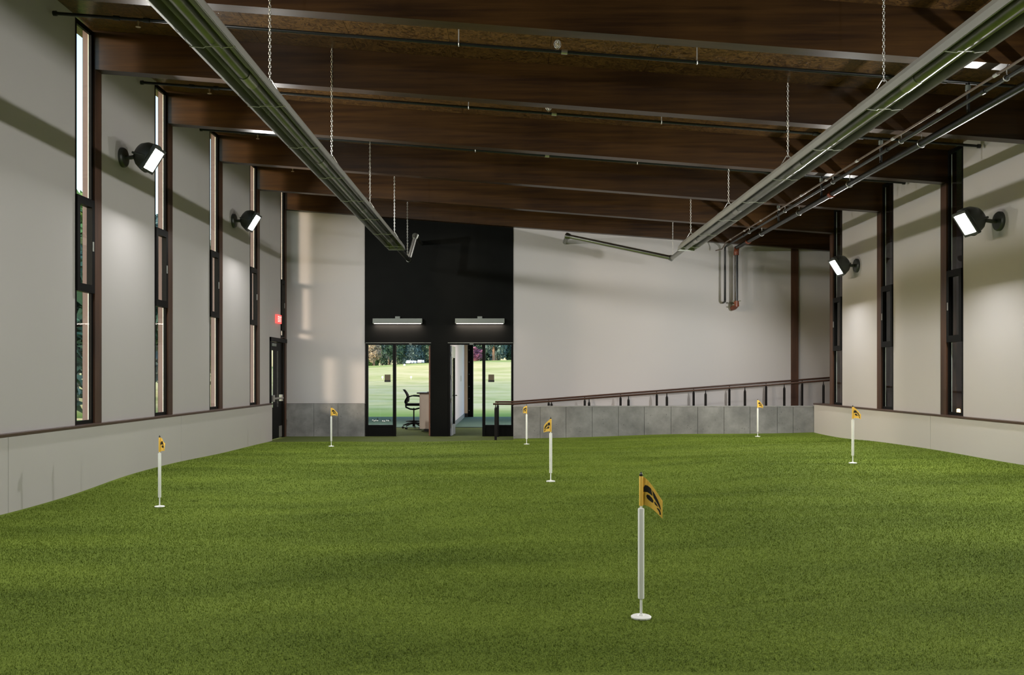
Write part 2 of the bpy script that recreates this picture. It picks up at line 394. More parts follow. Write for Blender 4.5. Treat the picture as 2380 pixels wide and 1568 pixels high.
fo = MB().hexa([(.3,19.98,-.02),(9.6,19.98,-.02),(9.6,YB,-.02),(.3,YB,-.02),(.3,19.98,0),(9.6,19.98,.62),(9.6,YB,.62),(.3,YB,0)]).build('floor_ramp', M_conccap)
tag(fo, 'sloping concrete ramp running behind the low concrete wall', 'ramp', kind='structure')

# ------------------------------------------------------------------ ceiling deck
ceil = empty('ceiling', (0, 8, 5.4), 'dark stained strand board roof deck between the timber beams', 'ceiling', kind='structure')
proto = None
for k in range(-3, 6):
    y0 = Yc(k)+.02 if k > -3 else -5.2; y1 = Yc(k+1)+.018
    xs = [-5.62+1.22*i for i in range(13)]
    for i in range(len(xs)-1):
        MB().slab(xs[i], xs[i+1]-.004, y0, y1, deck, lambda x: deck(x)+.05).build('osb_panel', M_osb, ceil)
MB().slab(-5.7, 9.7, -5.3, YB+.3, lambda x: deck(x)+.06, lambda x: deck(x)+.2).build('roof_slab', M_black, ceil)

# ------------------------------------------------------------------ portal frames
ORD = {0:'overhead and out of view', 1:'nearest in view, crossing the top of the picture', 2:'second from the camera', 3:'third from the camera', 4:'fourth from the camera', 5:'fifth from the camera', 6:'against the back wall'}
for k in range(0, 7):
    y0 = Yc(k); y1 = y0+.18
    if k == 6: y0 -= .16; y1 = YB+.02
    r = empty('portal_frame', (0, (y0+y1)/2, 0), f'dark stained timber roof beam with posts, {ORD[k]}', 'beam', 'timber portal frames', 'structure')
    xr = XR+.16 if k < 6 else 9.5
    MB().slab(XL-.16, xr, y0, y1, soff, lambda x: deck(x)-.001).build('beam', M_beam, r)
    MB().box(XL, XL-.16, y0, y1, -.1, soff(XL-.16)-.001).build('column', M_col, r)
    if k < 6: MB().box(XR, XR+.16, y0, y1, -.1, soff(XR+.16)-.001).build('column', M_col, r)
    else: MB().box(px(1838), px(1855), YB-.03, YB+.1, .3, soff(px(1838))+.05).build('column', M_col, r)

# ------------------------------------------------------------------ side walls
GAP = .48
def side_wall(sgn, XF, name, label, ks):
    top = deck(XF)+(.04 if sgn < 0 else .0)
    r = empty(name, (XF, 8, 0), label, 'wall', kind='structure')
    X = lambda d: XF+sgn*d                      # d metres outward from the column face
    for k in ks:
        y0 = Yc(k)+.18; y1 = Yc(k+1)-GAP
        if k == ks[0]: y0 = -5.2
        if k == 0 and ks[0] == 0: pass
        PT = .135
        MB().bbox(X(.02), X(PT), y0+(.055 if k != ks[0] else 0), (y1 if not (sgn < 0 and k == 5) else 19.74), CAP+.012, top, .004).build('wall_panel', M_panel, r)
        if sgn < 0 and k == 5: MB().bbox(X(.02), X(PT), 19.74, y1, 2.292, top, .003).build('wall_panel', M_panel, r)
        if k != ks[0]: MB().box(X(.035), X(.15), y0, y0+.03, CAP, top).build('reveal_strip', M_reveal, r); MB().box(X(.012), X(.15), y0+.032, y0+.05, CAP, top).build('reveal_strip', M_panel, r)
    return r
# wall strips beyond the gaps are closed at top only by the windows
wl = side_wall(-1, XL, 'wall_left', 'left wall of tall pale grey panels between slot windows', list(range(0, 6)))
wr = side_wall(1, XR, 'wall_right', 'right wall of tall pale grey panels between slot windows', list(range(0, 5)))
def wainscot(sgn, XF, y_end, name, label, joints):
    X = lambda d: XF+sgn*d
    r = empty(name, (XF, 8, 0), label, 'wainscot', kind='structure')
    ys = [-5.2]+joints+[y_end]
    for a, b in zip(ys[:-1], ys[1:]):
        MB().bbox(X(-.035), X(.0), a+.003, b-.003, -.25, CAP-.022, .003).build('wainscot_panel', M_wains, r)
    MB().box(X(0.0), X(.15), -5.2, y_end, -.25, CAP-.02).build('core', M_black, r)
    MB().bbox(X(-.05), X(.17), -5.2, y_end+.005, CAP-.02, CAP+.012, .004).build('cap_rail', M_cap, r)
    return r
w1 = wainscot(-1, XL, 19.76, 'wall_left_lower', 'low off white wainscot with dark cap along the left wall', [0, 4.5, 9.38, 14.3])
w2 = wainscot(1, XR, 19.79, 'wall_right_lower', 'low off white wainscot with dark cap along the right wall', [0, 4.5, 9.6, 14.3])

def slot_window(n, sgn, XF, k, z0, label):
    X = lambda d: XF+sgn*d
    y0 = Yc(k)-GAP; y1 = Yc(k)
    if k == 6: y1 = Yc(6)-.16
    top = deck(XF)-.02; a, b = .024, .056
    r = empty(f'window_{n}', (XF, (y0+y1)/2, z0), label, 'window', kind='structure')
    MB().box(X(a), X(b), y1-.05, y1, z0, top).build('frame_stile', M_frame, r)
    MB().box(X(a), X(b), y0, y0+.05, z0, top).build('frame_stile', M_frame, r)
    MB().box(X(a), X(b), y0+.05, y1-.05, top-.06, top).build('frame_head', M_frame, r)
    MB().box(X(a), X(b), y0+.05, y1-.05, z0, z0+.05).build('frame_sill', M_frame, r)
    zs0, zs1 = (2.48, 3.66) if sgn < 0 else (1.95, 3.05)
    if zs0 < z0: zs0, zs1 = 3.0, 3.7
    s = MB()
    for p in ((y1-.085, y1-.012, zs0, zs1), (y0+.012, y0+.085, zs0, zs1)): s.box(X(-.004), X(.066), *p)
    s.box(X(-.004), X(.066), y0+.085, y1-.085, zs1-.10, zs1); s.box(X(-.004), X(.066), y0+.085, y1-.085, zs0, zs0+.10)
    sash = s.build('awning_sash', M_frame, r)
    MB().box(X(-.014), X(.0), y1-.075, y1-.05, (zs0+zs1)/2-.06, (zs0+zs1)/2+.06).build('latch', M_steel, sash)
    for q0, q1, d in ((z0+.05, zs0, .038), (zs0+.1, zs1-.1, .03), (zs1, top-.06, .038)):
        MB().box(X(d), X(d+.006), y0+.05, y1-.05, q0, q1).build('pane', M_glass, r)
    MB().box(X(.056), X(.135 if sgn < 0 else .08), y1-.045, y1, z0, top).build('exterior_jamb', M_ext, r)
    MB().box(X(.056), X(.135), y0, y0+.03, z0, top).build('exterior_jamb', M_ext, r)
    MB().box(X(.056), X(.2), y0, y1, z0-.04, z0).build('exterior_sill', M_ext, r)
    MB().box(X(.057), X(.066), y1-.053, y1-.044, z0, top).build('bead_or_sunlit_edge', M_white, r)  # white strip painted in as the sunlit edge of the exterior jamb
    MB().box(X(.0), X(.024), y0, y1, z0-.004, z0+.004).build('interior_stool', M_cap, r)
    return r
n = 1
WORD = {1:'just outside the left edge of the view', 2:'nearest in view on the left wall, showing sky and trees', 3:'second in view on the left wall, behind the nearest left floodlight', 4:'third in view on the left wall', 5:'fourth in view on the left wall, behind the farther left floodlight', 6:'above the exit door'}
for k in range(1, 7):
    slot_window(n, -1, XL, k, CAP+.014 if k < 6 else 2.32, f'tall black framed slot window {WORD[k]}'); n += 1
WORDR = {2:'just outside the right edge of the view', 3:'nearest in view on the right wall', 4:'second in view on the right wall', 5:'farthest on the right wall, behind the farther right floodlight'}
for k in range(1, 6):
    if k == 1:
        MB().box(XR+.02, XR+.16, Yc(1)-GAP, Yc(1), CAP, deck(XR)).build('wall_panel', M_panel, wr); continue
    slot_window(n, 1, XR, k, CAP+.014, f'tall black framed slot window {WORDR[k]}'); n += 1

# rear wall behind the camera
o = MB().box(-5.6, 7.1, -5.4, -5.2, -.2, 6.0).build('wall_rear', M_black); tag(o, 'plain black wall behind the camera', 'wall', kind='structure')
# alcove at the top of the ramp
o = empty('wall_alcove_near', (8, 18.8, 0), 'short wall closing the ramp alcove behind the far right post', 'wall', kind='structure')
MB().box(XR+.16, 9.6, 18.76, 18.9, -.2, 5).build('inner_face', M_panel, o); MB().box(XR+.16, 9.6, 18.70, 18.758, -.2, 5).build('outer_cladding', M_ext, o)
o = empty('wall_alcove_end', (9.55, 20, 0), 'plain end wall of the ramp alcove behind the right wall', 'wall', kind='structure')
MB().box(9.5, 9.6, 18.9, YB+.1, -.2, 4.8).build('end_panel', M_panel, o)

# ------------------------------------------------------------------ back wall
wb = empty('wall_back', (0, YB, 0), 'back wall of pale grey panels, concrete base and a black central bay', 'wall', kind='structure')
zc = pz(937)
MB().bbox(XL-.1, px(848), YB, YB+.15, zc, 5.45, .004).build('wall_panel', M_panel, wb)
xs = [XL-.05, px(730), px(786), px(848)]
for a, b in zip(xs[:-1], xs[1:]): MB().bbox(a+.002, b-.002, YB-.02, YB+.15, -.05, zc-.004, .005).build('concrete_panel', M_conc, wb)
MB().bbox(px(1193), px(1846), YB, YB+.15, -.05, 5.2, .004).build('wall_panel', M_panel, wb)
MB().bbox(px(1846), 9.6, YB, YB+.15, -.05, 5.0, .004).build('wall_panel', M_panel, wb)
MB().bbox(px(848), px(1193), YB-.015, YB+.15, pz(797), 5.3, .003).build('black_panel', M_black, wb)
MB().bbox(px(1003), px(1041), YB-.015, YB+.15, -.01, pz(797), .003).build('black_pier', M_black, wb)
MB().box(px(850), px(1002), YB-.03, YB-.01, pz(797)-.002, pz(796)).build('drip_trim', M_fix, wb)
MB().box(px(1041), px(1192), YB-.03, YB-.01, pz(797)-.002, pz(796)).build('drip_trim', M_fix, wb)

def storefront(n, x0, g0, g1, m0, m1, d0, x1, label, plaque, hinge, flip):
    """x0..x1 frame; g0..g1 sidelight glass; m0..m1 mullion; the rest is the open doorway"""
    r = empty(f'door_{n}', ((x0+x1)/2, YB+.06, 0), label, 'door', kind='structure')
    ya, yb = YB-.005, YB+.10
    head = pz(801); top = pz(797)
    MB().box(x0, x1, ya, yb, head, top).build('frame_head', M_frame, r)
    fl = sorted([x0, x1])
    for a, b in ((x0, g0 if not flip else d0), (m0, m1), (d0 if not flip else g1, x1)):
        MB().box(a, b, ya, yb, 0, head).build('frame_jamb', M_frame, r)
    zk = pz(987)
    MB().bbox(g0-.04, g1+.0, ya+.01, yb-.01, 0, zk-.05, .003).build('kick_panel', M_frame, r)
    MB().box(g0, g1, ya, yb, zk-.05, zk).build('sill_rail', M_frame, r)
    gp = MB().box(g0, g1, YB+.05, YB+.056, zk, head).build('pane', M_glass, r)
    # small plaque fixed to the glass
    a, b = plaque
    s = MB().bbox(a, b, YB+.035, YB+.049, pz(887), pz(870), .002).build('plaque', M_sign, gp)
    MB().box(a-.004, b+.004, YB+.03, YB+.036, pz(887.5), pz(883)).build('plaque_base', M_tip, gp)
    MB().box((x0+x1)/2+(.03 if not flip else -.03)-.03+(.25 if not flip else -.2), (x0+x1)/2+.03+(.28 if not flip else -.2), ya-.012, ya, head+.005, head+.03).build('strike_box', M_fix, r)
    return r
s1 = storefront(1, px(850), px(855), px(913), px(913), px(920), px(1000), px(1003), 'open black framed glass door with sidelight on the left, showing chair and desk', (px(893.5), px(907)), None, False)
s2 = storefront(2, px(1041), px(1128), px(1188), px(1121), px(1128), px(1046), px(1193), 'open black framed glass door with sidelight beside the ramp railing', (px(1135), px(1148.5)), None, True)
def leaf(root, hx, ang, w=.76, mat=M_leafdoor):
    """door leaf hinged at (hx, YB+.06), swung into the office"""
    M = Matrix.Translation((hx, YB+.07, 0)) @ Matrix.Rotation(ang, 4, 'Z')
    def bx(x0, x1, z0, z1, t0=-.022, t1=.022):
        b = MB().box(x0, x1, t0, t1, z0, z1); b.v = [tuple(M @ Vector(v)) for v in b.v]; return b
    top = pz(801)-.02
    a = bx(0, .10, .01, top); l = a.build('door_leaf', mat, root)
    bx(w-.12, w, .01, top).build('stile', mat, l); bx(.10, w-.12, .01, .26).build('bottom_rail', mat, l); bx(.10, w-.12, top-.28, top).build('top_rail', mat, l)
    bx(.10, .13, .26, top-.28, -.026, .026).build('bead_or_sunlit_edge', M_frame, l); bx(w-.15, w-.12, .26, top-.28, -.026, .026).build('bead_or_sunlit_edge', M_frame, l)
    bx(.13, w-.15, .26, top-.28, -.004, .004).build('pane', M_glass, l)
    for s in (-1, 1):
        h = MB().tube([(w-.06, s*.022, .95), (w-.06, s*.07, .95), (w-.18, s*.075, .95)], .010, 8)
        h.v = [tuple(M @ Vector(v)) for v in h.v]; h.build('lever_handle', M_steel, l, True)
    for z in (.25, .85, 1.4, 1.95):
        h = MB().tube([(-.008, -.02, z-.05), (-.008, -.02, z+.05)], .010, 8); h.v = [tuple(M @ Vector(v)) for v in h.v]; h.build('hinge', M_steel, l)
    return l
leaf(s1, px(998.2), PI/2+.02, .76, M_leafbrown)
leaf(s2, px(1046)+.012, PI/2-.055, .76)

# exit door on the left wall
X = lambda d: XL-d
dr = empty('door_3', (XL, 20.4, 0), 'black exit door with two narrow glass strips in the left wall', 'door', kind='structure')
ztop = EYE+(VY-758)*18.95*1.04/F
yA, yD, yE = 19.82, 20.86, YB
zt = 2.29
MB().box(X(.0), X(.06), yA-.06, yA+.03, 0, zt).build('frame_jamb', M_frame, dr)
MB().box(X(-.012), X(.16), yA-.06, yE, zt-.09, zt).build('frame_head', M_frame, dr)
MB().box(X(.0), X(.16), yD, yD+.05, 0, zt-.09).build('frame_jamb', M_frame, dr)
MB().box(X(.02), X(.14), yD+.05, yE, 0, zt-.09).build('side_panel', M_black, dr)
lf = MB().box(X(.03), X(.046), yA+.03, yA+.05, .01, zt-.1).build('door_leaf', M_frame, dr)
l1, l2, l3, l4 = yA+.05, yA+.29, yA+.58, yA+.74
MB().box(X(.03), X(.046), l2, l3, .01, zt-.1).build('stile', M_frame, lf); MB().box(X(.03), X(.046), l4, yD-.01, .01, zt-.1).build('stile', M_frame, lf)
for a, b in ((l1, l2), (l3, l4)):
    MB().box(X(.03), X(.046), a, b, .01, .72).build('bottom_rail', M_frame, lf); MB().box(X(.03), X(.046), a, b, 2.0, zt-.1).build('top_rail', M_frame, lf)
    MB().box(X(.036), X(.040), a, b, .72, 2.0).build('pane', M_glass, lf)
MB().tube([(X(-.05), yA+.05, .92), (X(-.05), yD-.25, .92)], .024, 10).build('push_bar', M_steel, lf)
for yy in (yA+.08, yD-.25): MB().bbox(X(.03), X(-.05), yy-.035, yy+.035, .85, 1.0, .004).build('bar_bracket', M_steel, lf)
MB().bbox(X(.03), X(.02), yD-.3, yD-.04, .02, .28, .003).build('kick_plate', M_steel, lf)
MB().bbox(X(.03), X(-.03), yA+.06, yA+.32, zt-.2, zt-.135, .006).build('closer', M_fix, dr)

# exit sign
es = empty('exit_sign', (XL-.02, 20.4, 2.72), 'small red illuminated exit sign above the exit door', 'sign')
MB().bbox(XL-.03, XL+.035, 20.22, 20.57, 2.62, 2.82, .006).build('sign_body', M_exit, es)
def letters(txt, root, x, y0, z0, h, w, gap, mat):
    S = {'E': [(0,0,.25,1),(0,0,1,.18),(0,.41,.85,.59),(0,.82,1,1)], 'I': [(.35,0,.65,1)], 'T': [(.38,0,.62,1),(0,.82,1,1)]}
    y = y0
    for ch in txt:
        b = MB()
        if ch == 'X':
            for s in (0, 1):
                p = [(0,0),(.26,0),(1,1),(.74,1)] if s == 0 else [(.74,0),(1,0),(.26,1),(0,1)]
                b.add([(x, y+u*w, z0+v*h) for u, v in p]+[(x+.003, y+u*w, z0+v*h) for u, v in p], [(0,1,2,3),(7,6,5,4),(0,4,5,1),(1,5,6,2),(2,6,7,3),(3,7,4,0)])
        else:
            for u0, v0, u1, v1 in S[ch]: b.box(x, x+.003, y+u0*w, y+u1*w, z0+v0*h, z0+v1*h)
        b.build('letter', mat, root); y += w+gap
letters('EXIT', es, XL+.0352, 20.255, 2.655, .13, .055, .02, M_exitw)

# ------------------------------------------------------------------ concrete ramp wall
YR = 19.83
rw = empty('wall_ramp', (3.3, YR+.08, 0), 'low cast concrete retaining wall along the ramp', 'wall', kind='structure')
ztop = EYE-(943-VY)*YR/F
jx = [1193]+[1100+q/2.767 for q in (430, 597, 765, 933, 1100, 1272, 1443, 1613, 1780, 1955, 2057)]
jx = [(p-VX)*YR/F for p in jx]+[6.85]
for a, b in zip(jx[:-1], jx[1:]): MB().bbox(a+.003, b-.003, YR, YR+.16, -.12, ztop-.022, .005).build('concrete_panel', M_conc, rw)
MB().bbox(jx[0]-.004, 6.85, YR-.004, YR+.165, ztop-.022, ztop, .006).build('coping', M_conccap, rw)

# handrails
def railing(yy, lab, x0, xe, zl, zr, xk, posts, zbase, end_post, end_foot):
    r = empty('handrail', (xk, yy, 0), lab, 'handrail', 'ramp handrails')
    zf = lambda x: zl+(zr-zl)*(x-xk)/(xe-xk) if x > xk else zl
    MB().tube([(x0, yy, zl), (xk-.02, yy, zl), (xk+.05, yy, zf(xk+.05)), (9.3, yy, zf(9.3))], .021, 12).build('rail', M_rail, r, True)
    for x in posts:
        z1 = zf(x)-.02; zb = zbase(x)
        if z1-zb < .02: continue
        p = MB(); hw = .022
        neck = min(.09, (z1-zb)*.6)
        p.tube([(x, yy, zb), (x, yy, z1-neck), (x, yy, z1-neck*.5), (x, yy, z1)], [hw*1.25, hw*1.25, hw*.5, hw*.4], 8).build('post', M_post, r)
    p = MB().tube([(end_post, yy, end_foot), (end_post, yy, zl-.1), (end_post, yy, zl-.06), (end_post, yy, zl-.018)], [.028, .028, .012, .010], 8).build('post', M_post, r)
    return r
d1 = lambda p: (p-VX)*19.72/F
railing(19.91, 'nearer bronze handrail with black posts standing on the low concrete wall', (1146-VX)*19.91/F, (1920-VX)*19.91/F, EYE-(938.5-VY)*19.91/F, EYE-(884-VY)*19.91/F, (1194-VX)*19.91/F,
        [(1100+q/2.767-VX)*19.91/F for q in (503, 745, 998, 1245, 1494, 1747, 2000, 2252)], lambda x: ztop, (1152-VX)*19.91/F, -.01)
railing(21.02, 'farther bronze handrail beside the back wall behind the low concrete wall', (1151-VX)*21.02/F, (1920-VX)*21.02/F, EYE-(933.5-VY)*21.02/F, EYE-(878-VY)*21.02/F, (1194-VX)*21.02/F,
        [(1100+q/2.767-VX)*21.02/F for q in (485, 717, 947, 1180, 1417, 1647, 1883, 2115)], lambda x: max(0, (x-.3)*.0667)-.005, (1157-VX)*21.02/F, -.005)

# ------------------------------------------------------------------ wall-mounted linear lights over the doors
for a, lab in ((868, 'grey linear wall light above the left glass doors'), (1058.5, 'grey linear wall light above the right glass doors')):
    x0, x1 = px(a), px(a+114); r = empty('linear_wall_light', ((x0+x1)/2, YB-.07, pz(746)), lab, 'wall light', 'linear lights over the doors')
    MB().bbox(x0, x1, YB-.13, YB-.04, pz(752), pz(740.5), .004).build('housing', M_fix, r)
    MB().box(x0+.03, x1-.03, YB-.12, YB-.05, pz(752.6), pz(752)+.001).build('diffuser', M_led, r)
    MB().bbox((x0+x1)/2-.055, (x0+x1)/2+.055, YB-.10, YB-.013, pz(742), pz(735.5), .003).build('mount_box', M_fix, r)
    L = bpy.data.lights.new('led', 'AREA'); L.shape = 'RECTANGLE'; L.size = x1-x0-.08; L.size_y = .05; L.energy = 16; L.color = (1, .80, .68)
    lo = bpy.data.objects.new('led', L); C.objects.link(lo); lo.parent = r; lo.location = (0, -.015, pz(753)-.006-pz(746))

# ------------------------------------------------------------------ floodlights
def flood(sgn, XF, y, zmount, xh, lab, k=1.):
    """sgn: direction of throw along x"""
    r = empty('floodlight', (XF, y, zmount), lab, 'floodlight', 'wall floodlights')
    xm = XF-sgn*.02
    Mw = Matrix.Translation((xm, y, zmount)) @ Matrix.Rotation(sgn*PI/2, 4, 'Y')
    MB().lathe([(.135, 0), (.135, .03), (.12, .05), (.06, .055)], 24, Mw).build('wall_plate', M_house, r, True)
    tilt = math.radians(32)
    Mh = Matrix.Translation((xh, y, zmount-.03)) @ Matrix.Rotation(sgn*(PI/2+tilt), 4, 'Y')
    MB().tube([(xm+sgn*.04, y, zmount), (xm+sgn*.12, y, zmount), (xh-sgn*.17, y, zmount+.03), (xh-sgn*.10, y, zmount+.01)], .028, 12).build('arm', M_house, r, True)
    for s in (-1, 1):
        yo = MB().tube([(xh-sgn*.19, y+s*.03, zmount+.03), (xh-sgn*.19, y+s*.20, zmount+.02), (xh-sgn*.03, y+s*.205, zmount-.02)], .012, 8).build('yoke', M_house, r, True)
    MB().lathe([(.07, -.24), (.13, -.215), (.18, -.15), (.205, -.06), (.21, -.012)], 28, Mh).build('reflector_housing', M_house, r, True)
    def sq(h, z0, z1, b):
        bm = bmesh.new(); bmesh.ops.create_cube(bm, size=1)
        for v in bm.verts: v.co = Vector((v.co.x*2*h, v.co.y*2*h, (z0+z1)/2+v.co.z*(z1-z0)))
        bmesh.ops.bevel(bm, geom=[e for e in bm.edges if abs(e.verts[0].co.z-e.verts[1].co.z) > 1e-4], offset=b, segments=4, affect='EDGES')
        return MB().bm(bm, Mh)
    fr = MB(); h, g = .185, .150
    for p in ((-h, h, -h, -g), (-h, h, g, h), (-h, -g, -g, g), (g, h, -g, g)):
        b = MB().box(p[0], p[1], p[2], p[3], -.02, .022); fr.add([tuple(Mh @ Vector(v)) for v in b.v], b.f)
    fr.build('door_frame', M_house, r)
    sq(g, -.006, .012, .02).build('lens', M_lens, r)
    L = bpy.data.lights.new('flood_lamp', 'AREA'); L.shape = 'SQUARE'; L.size = .15; L.energy = FLOOD_W*k; L.color = (1, .985, .94)
    lo = bpy.data.objects.new('flood_lamp', L); C.objects.link(lo); lo.parent = r
    lo.matrix_local = Matrix.Translation(-Vector((XF, y, zmount))) @ Mh @ Matrix.Translation((0, 0, .03)) @ Matrix.Rotation(PI, 4, 'X')
    return r
FL = lambda mx, hx, py, XF: (abs(XF)*F/abs(mx-VX))
y1, y2 = 12.25, 17.15
flood(1, XL, y1, EYE+(VY-366)*y1/F, -4.90, 'lit floodlight on the left wall, nearest the camera')
flood(1, XL, y2, EYE+(VY-513)*y2/F, -4.93, 'lit floodlight on the left wall, farther from the camera')
flood(-1, XR, 12.36, EYE+(VY-514)*12.36/F, 6.29, 'lit floodlight on the right wall, nearest the camera')
flood(-1, XR, 17.45, EYE+(VY-617)*17.45/F, 6.36, 'lit floodlight on the right wall, farther from the camera')
for yy in (7.4, 2.4):
    flood(1, XL, yy, 4.43, -4.90, f'floodlight on the left wall {("beside the camera", "ahead of the camera")[yy > 5]}, out of view', 1. if yy > 5 else .9); flood(-1, XR, yy, 3.57, 6.29, f'floodlight on the right wall {("beside the camera", "ahead of the camera")[yy > 5]}, out of view', 1. if yy > 5 else .9)

# ------------------------------------------------------------------ radiant tube heaters
ZB = EYE+2.52
PROF = [(-.165,-.012),(-.160,.0),(-.140,.075),(-.085,.150),(-.07,.158),(.07,.158),(.085,.150),(.140,.075),(.160,.0),(.165,-.012)]
def chain(x, y, z0, z1):
    m = MB(); L = .042; n = int((z1-z0)/(L*.74)); st = (z1-z0)/max(1, n)
    for i in range(n):
        zc_ = z0+st*(i+.5); a = .011; b = L/2-.004
        ring = []
        for j in range(8):
            t = 2*PI*j/8; u = a*math.cos(t); w = (b if j in (0, 4) else b)*math.sin(t)
            ring.append((x+u, y, zc_+w) if i % 2 == 0 else (x, y+u, zc_+w))
        m.tube(ring, .0034, 4, closed=True)
    return m
def heater(xc, y0, y1, label, chains, tail, name='radiant_tube_heater'):
    r = empty(name, (xc, y1, ZB), label, 'heater', 'radiant tube heaters')
    ys = []; y = y1
    while y > y0: ys.append(y); y -= 3.03
    ys.append(y0)
    for i in range(len(ys)-1):
        a, b = ys[i+1]-(.05 if i < len(ys)-2 else 0), ys[i]; g = .002*(i % 2)
        outer = [(x*(1+.02)+0, z+.004+g) for x, z in PROF]; inner = [(x, z+g) for x, z in PROF]
        m = MB(); n_ = len(PROF)
        vs = []
        for yy in (a, b):
            for x, z in outer: vs.append((xc+x, yy, ZB+z))
            for x, z in inner: vs.append((xc+x, yy, ZB+z))
        f = []
        for j in range(n_-1):
            f.append((j, j+1, 2*n_+j+1, 2*n_+j)); f.append((n_+j+1, n_+j, 3*n_+j, 3*n_+j+1))
            f.append((j+1, j, n_+j, n_+j+1)); f.append((2*n_+j, 2*n_+j+1, 3*n_+j+1, 3*n_+j))
        f.append((0, 2*n_, 3*n_, n_)); f.append((n_-1, 2*n_-1, 4*n_-1, 3*n_-1))
        m.add(vs, f); m.build('reflector', M_alu, r)
        sl_ = MB()                                     # pale outer side skins
        for s in (-1, 1):
            q = [(s*.168,-.004),(s*.147,.075),(s*.092,.153),(s*.0935,.155),(s*.1485,.077),(s*.1695,-.004)]
            side = MB(); side.add([(xc+x, a, ZB+z+g) for x, z in q]+[(xc+x, b, ZB+z+g) for x, z in q], [(0,1,2,3,4,5),(11,10,9,8,7,6)]+[(j, (j+1) % 6, (j+1) % 6+6, j+6) for j in range(6)])
            side.build('reflector_side', M_alupaint, r)
    MB().prism([(xc+x, ZB+z) for x, z in PROF], y1-.004, y1+.004).build('end_cap', M_alupaint, r)
    MB().tube([(xc, y0, ZB+.055), (xc, y1+.2, ZB+.055)], .051, 16).build('burner_tube', M_tube, r, True)
    for yy in [y1-1.1-3.03*i for i in range(int((y1-y0)/3.03)+1)]:
        if yy > y0: MB().tube([(xc, yy-.13, ZB+.055), (xc, yy+.13, ZB+.055)], .0555, 16).build('tube_coupling', M_alu, r, True)
    for yy in [y1-.5-1.515*i for i in range(int((y1-y0-.5)/1.515)+1)]:
        w = MB().tube([(xc-.175, yy, ZB-.004), (xc-.07, yy, ZB-.016), (xc-.055, yy, ZB-.005), (xc+.055, yy, ZB-.005), (xc+.07, yy, ZB-.016), (xc+.175, yy, ZB-.004)], .0045, 6).build('strap_wire', M_zinc, r)
    for yy, zt_ in chains:
        chain(xc, yy, ZB+.26, deck(xc)).build('chain', M_zinc, r)
        for d in (0, .42):
            y_ = yy+d
            MB().tube([(xc-.15, y_, ZB+.06), (xc-.08, y_, ZB+.17), (xc-.02, y_, ZB+(.27 if d == 0 else .21)), (xc+.02, y_, ZB+(.27 if d == 0 else .21)), (xc+.08, y_, ZB+.17), (xc+.15, y_, ZB+.06)], .005, 6).build('hanger_bracket', M_zinc, r)
    # exhaust tail
    e0 = Vector((xc, y1+.15, ZB+.055)); t0 = Vector(tail[0]); t1 = Vector(tail[1]); t2 = Vector(tail[2])
    MB().tube([e0, t0], .048, 16).build('exhaust_pipe', M_tube, r, True)
    MB().tube([t0-(t0-e0).normalized()*.06, t0, t0+(t1-t0).normalized()*.06], .054, 16).build('elbow', M_tube, r, True)
    MB().tube([t0+(t1-t0).normalized()*.05, t1], .05, 16).build('exhaust_pipe', M_alu, r, True)
    MB().tube([t1-(t1-t0).normalized()*.07, t1, t1+(t2-t1).normalized()*.07], .06, 16).build('elbow', M_tube, r, True)
    MB().tube([t1+(t2-t1).normalized()*.05, t2], .05, 16).build('flue_stub', M_tube, r, True)
    MB().bbox(xc-.17, xc+.17, y0-.6, y0, ZB-.05, ZB+.25, .01).build('burner_box', M_alupaint, r)
    chain((t0.x+e0.x)/2, t0.y-.25, ZB+.12, deck(xc)).build('chain', M_zinc, r)
    return r
CH = [(5.44, 0), (8.47, 0), (11.4, 0), (14.5, 0), (17.55, 0)]
heater(-2.28, 1.0, 17.95, 'long left radiant tube heater with aluminium reflector hung on chains', CH,
       ((-2.27, 19.95, ZB+.05), (-2.13, 20.05, ZB+.60), (-2.13, YB, ZB+.60)))
heater(3.53, 1.0, 18.05, 'long right radiant tube heater with aluminium reflector hung on chains', CH,
       ((3.57, 19.85, ZB+.08), (1.28, 20.25, ZB+.63), (1.28, YB, ZB+.63)))

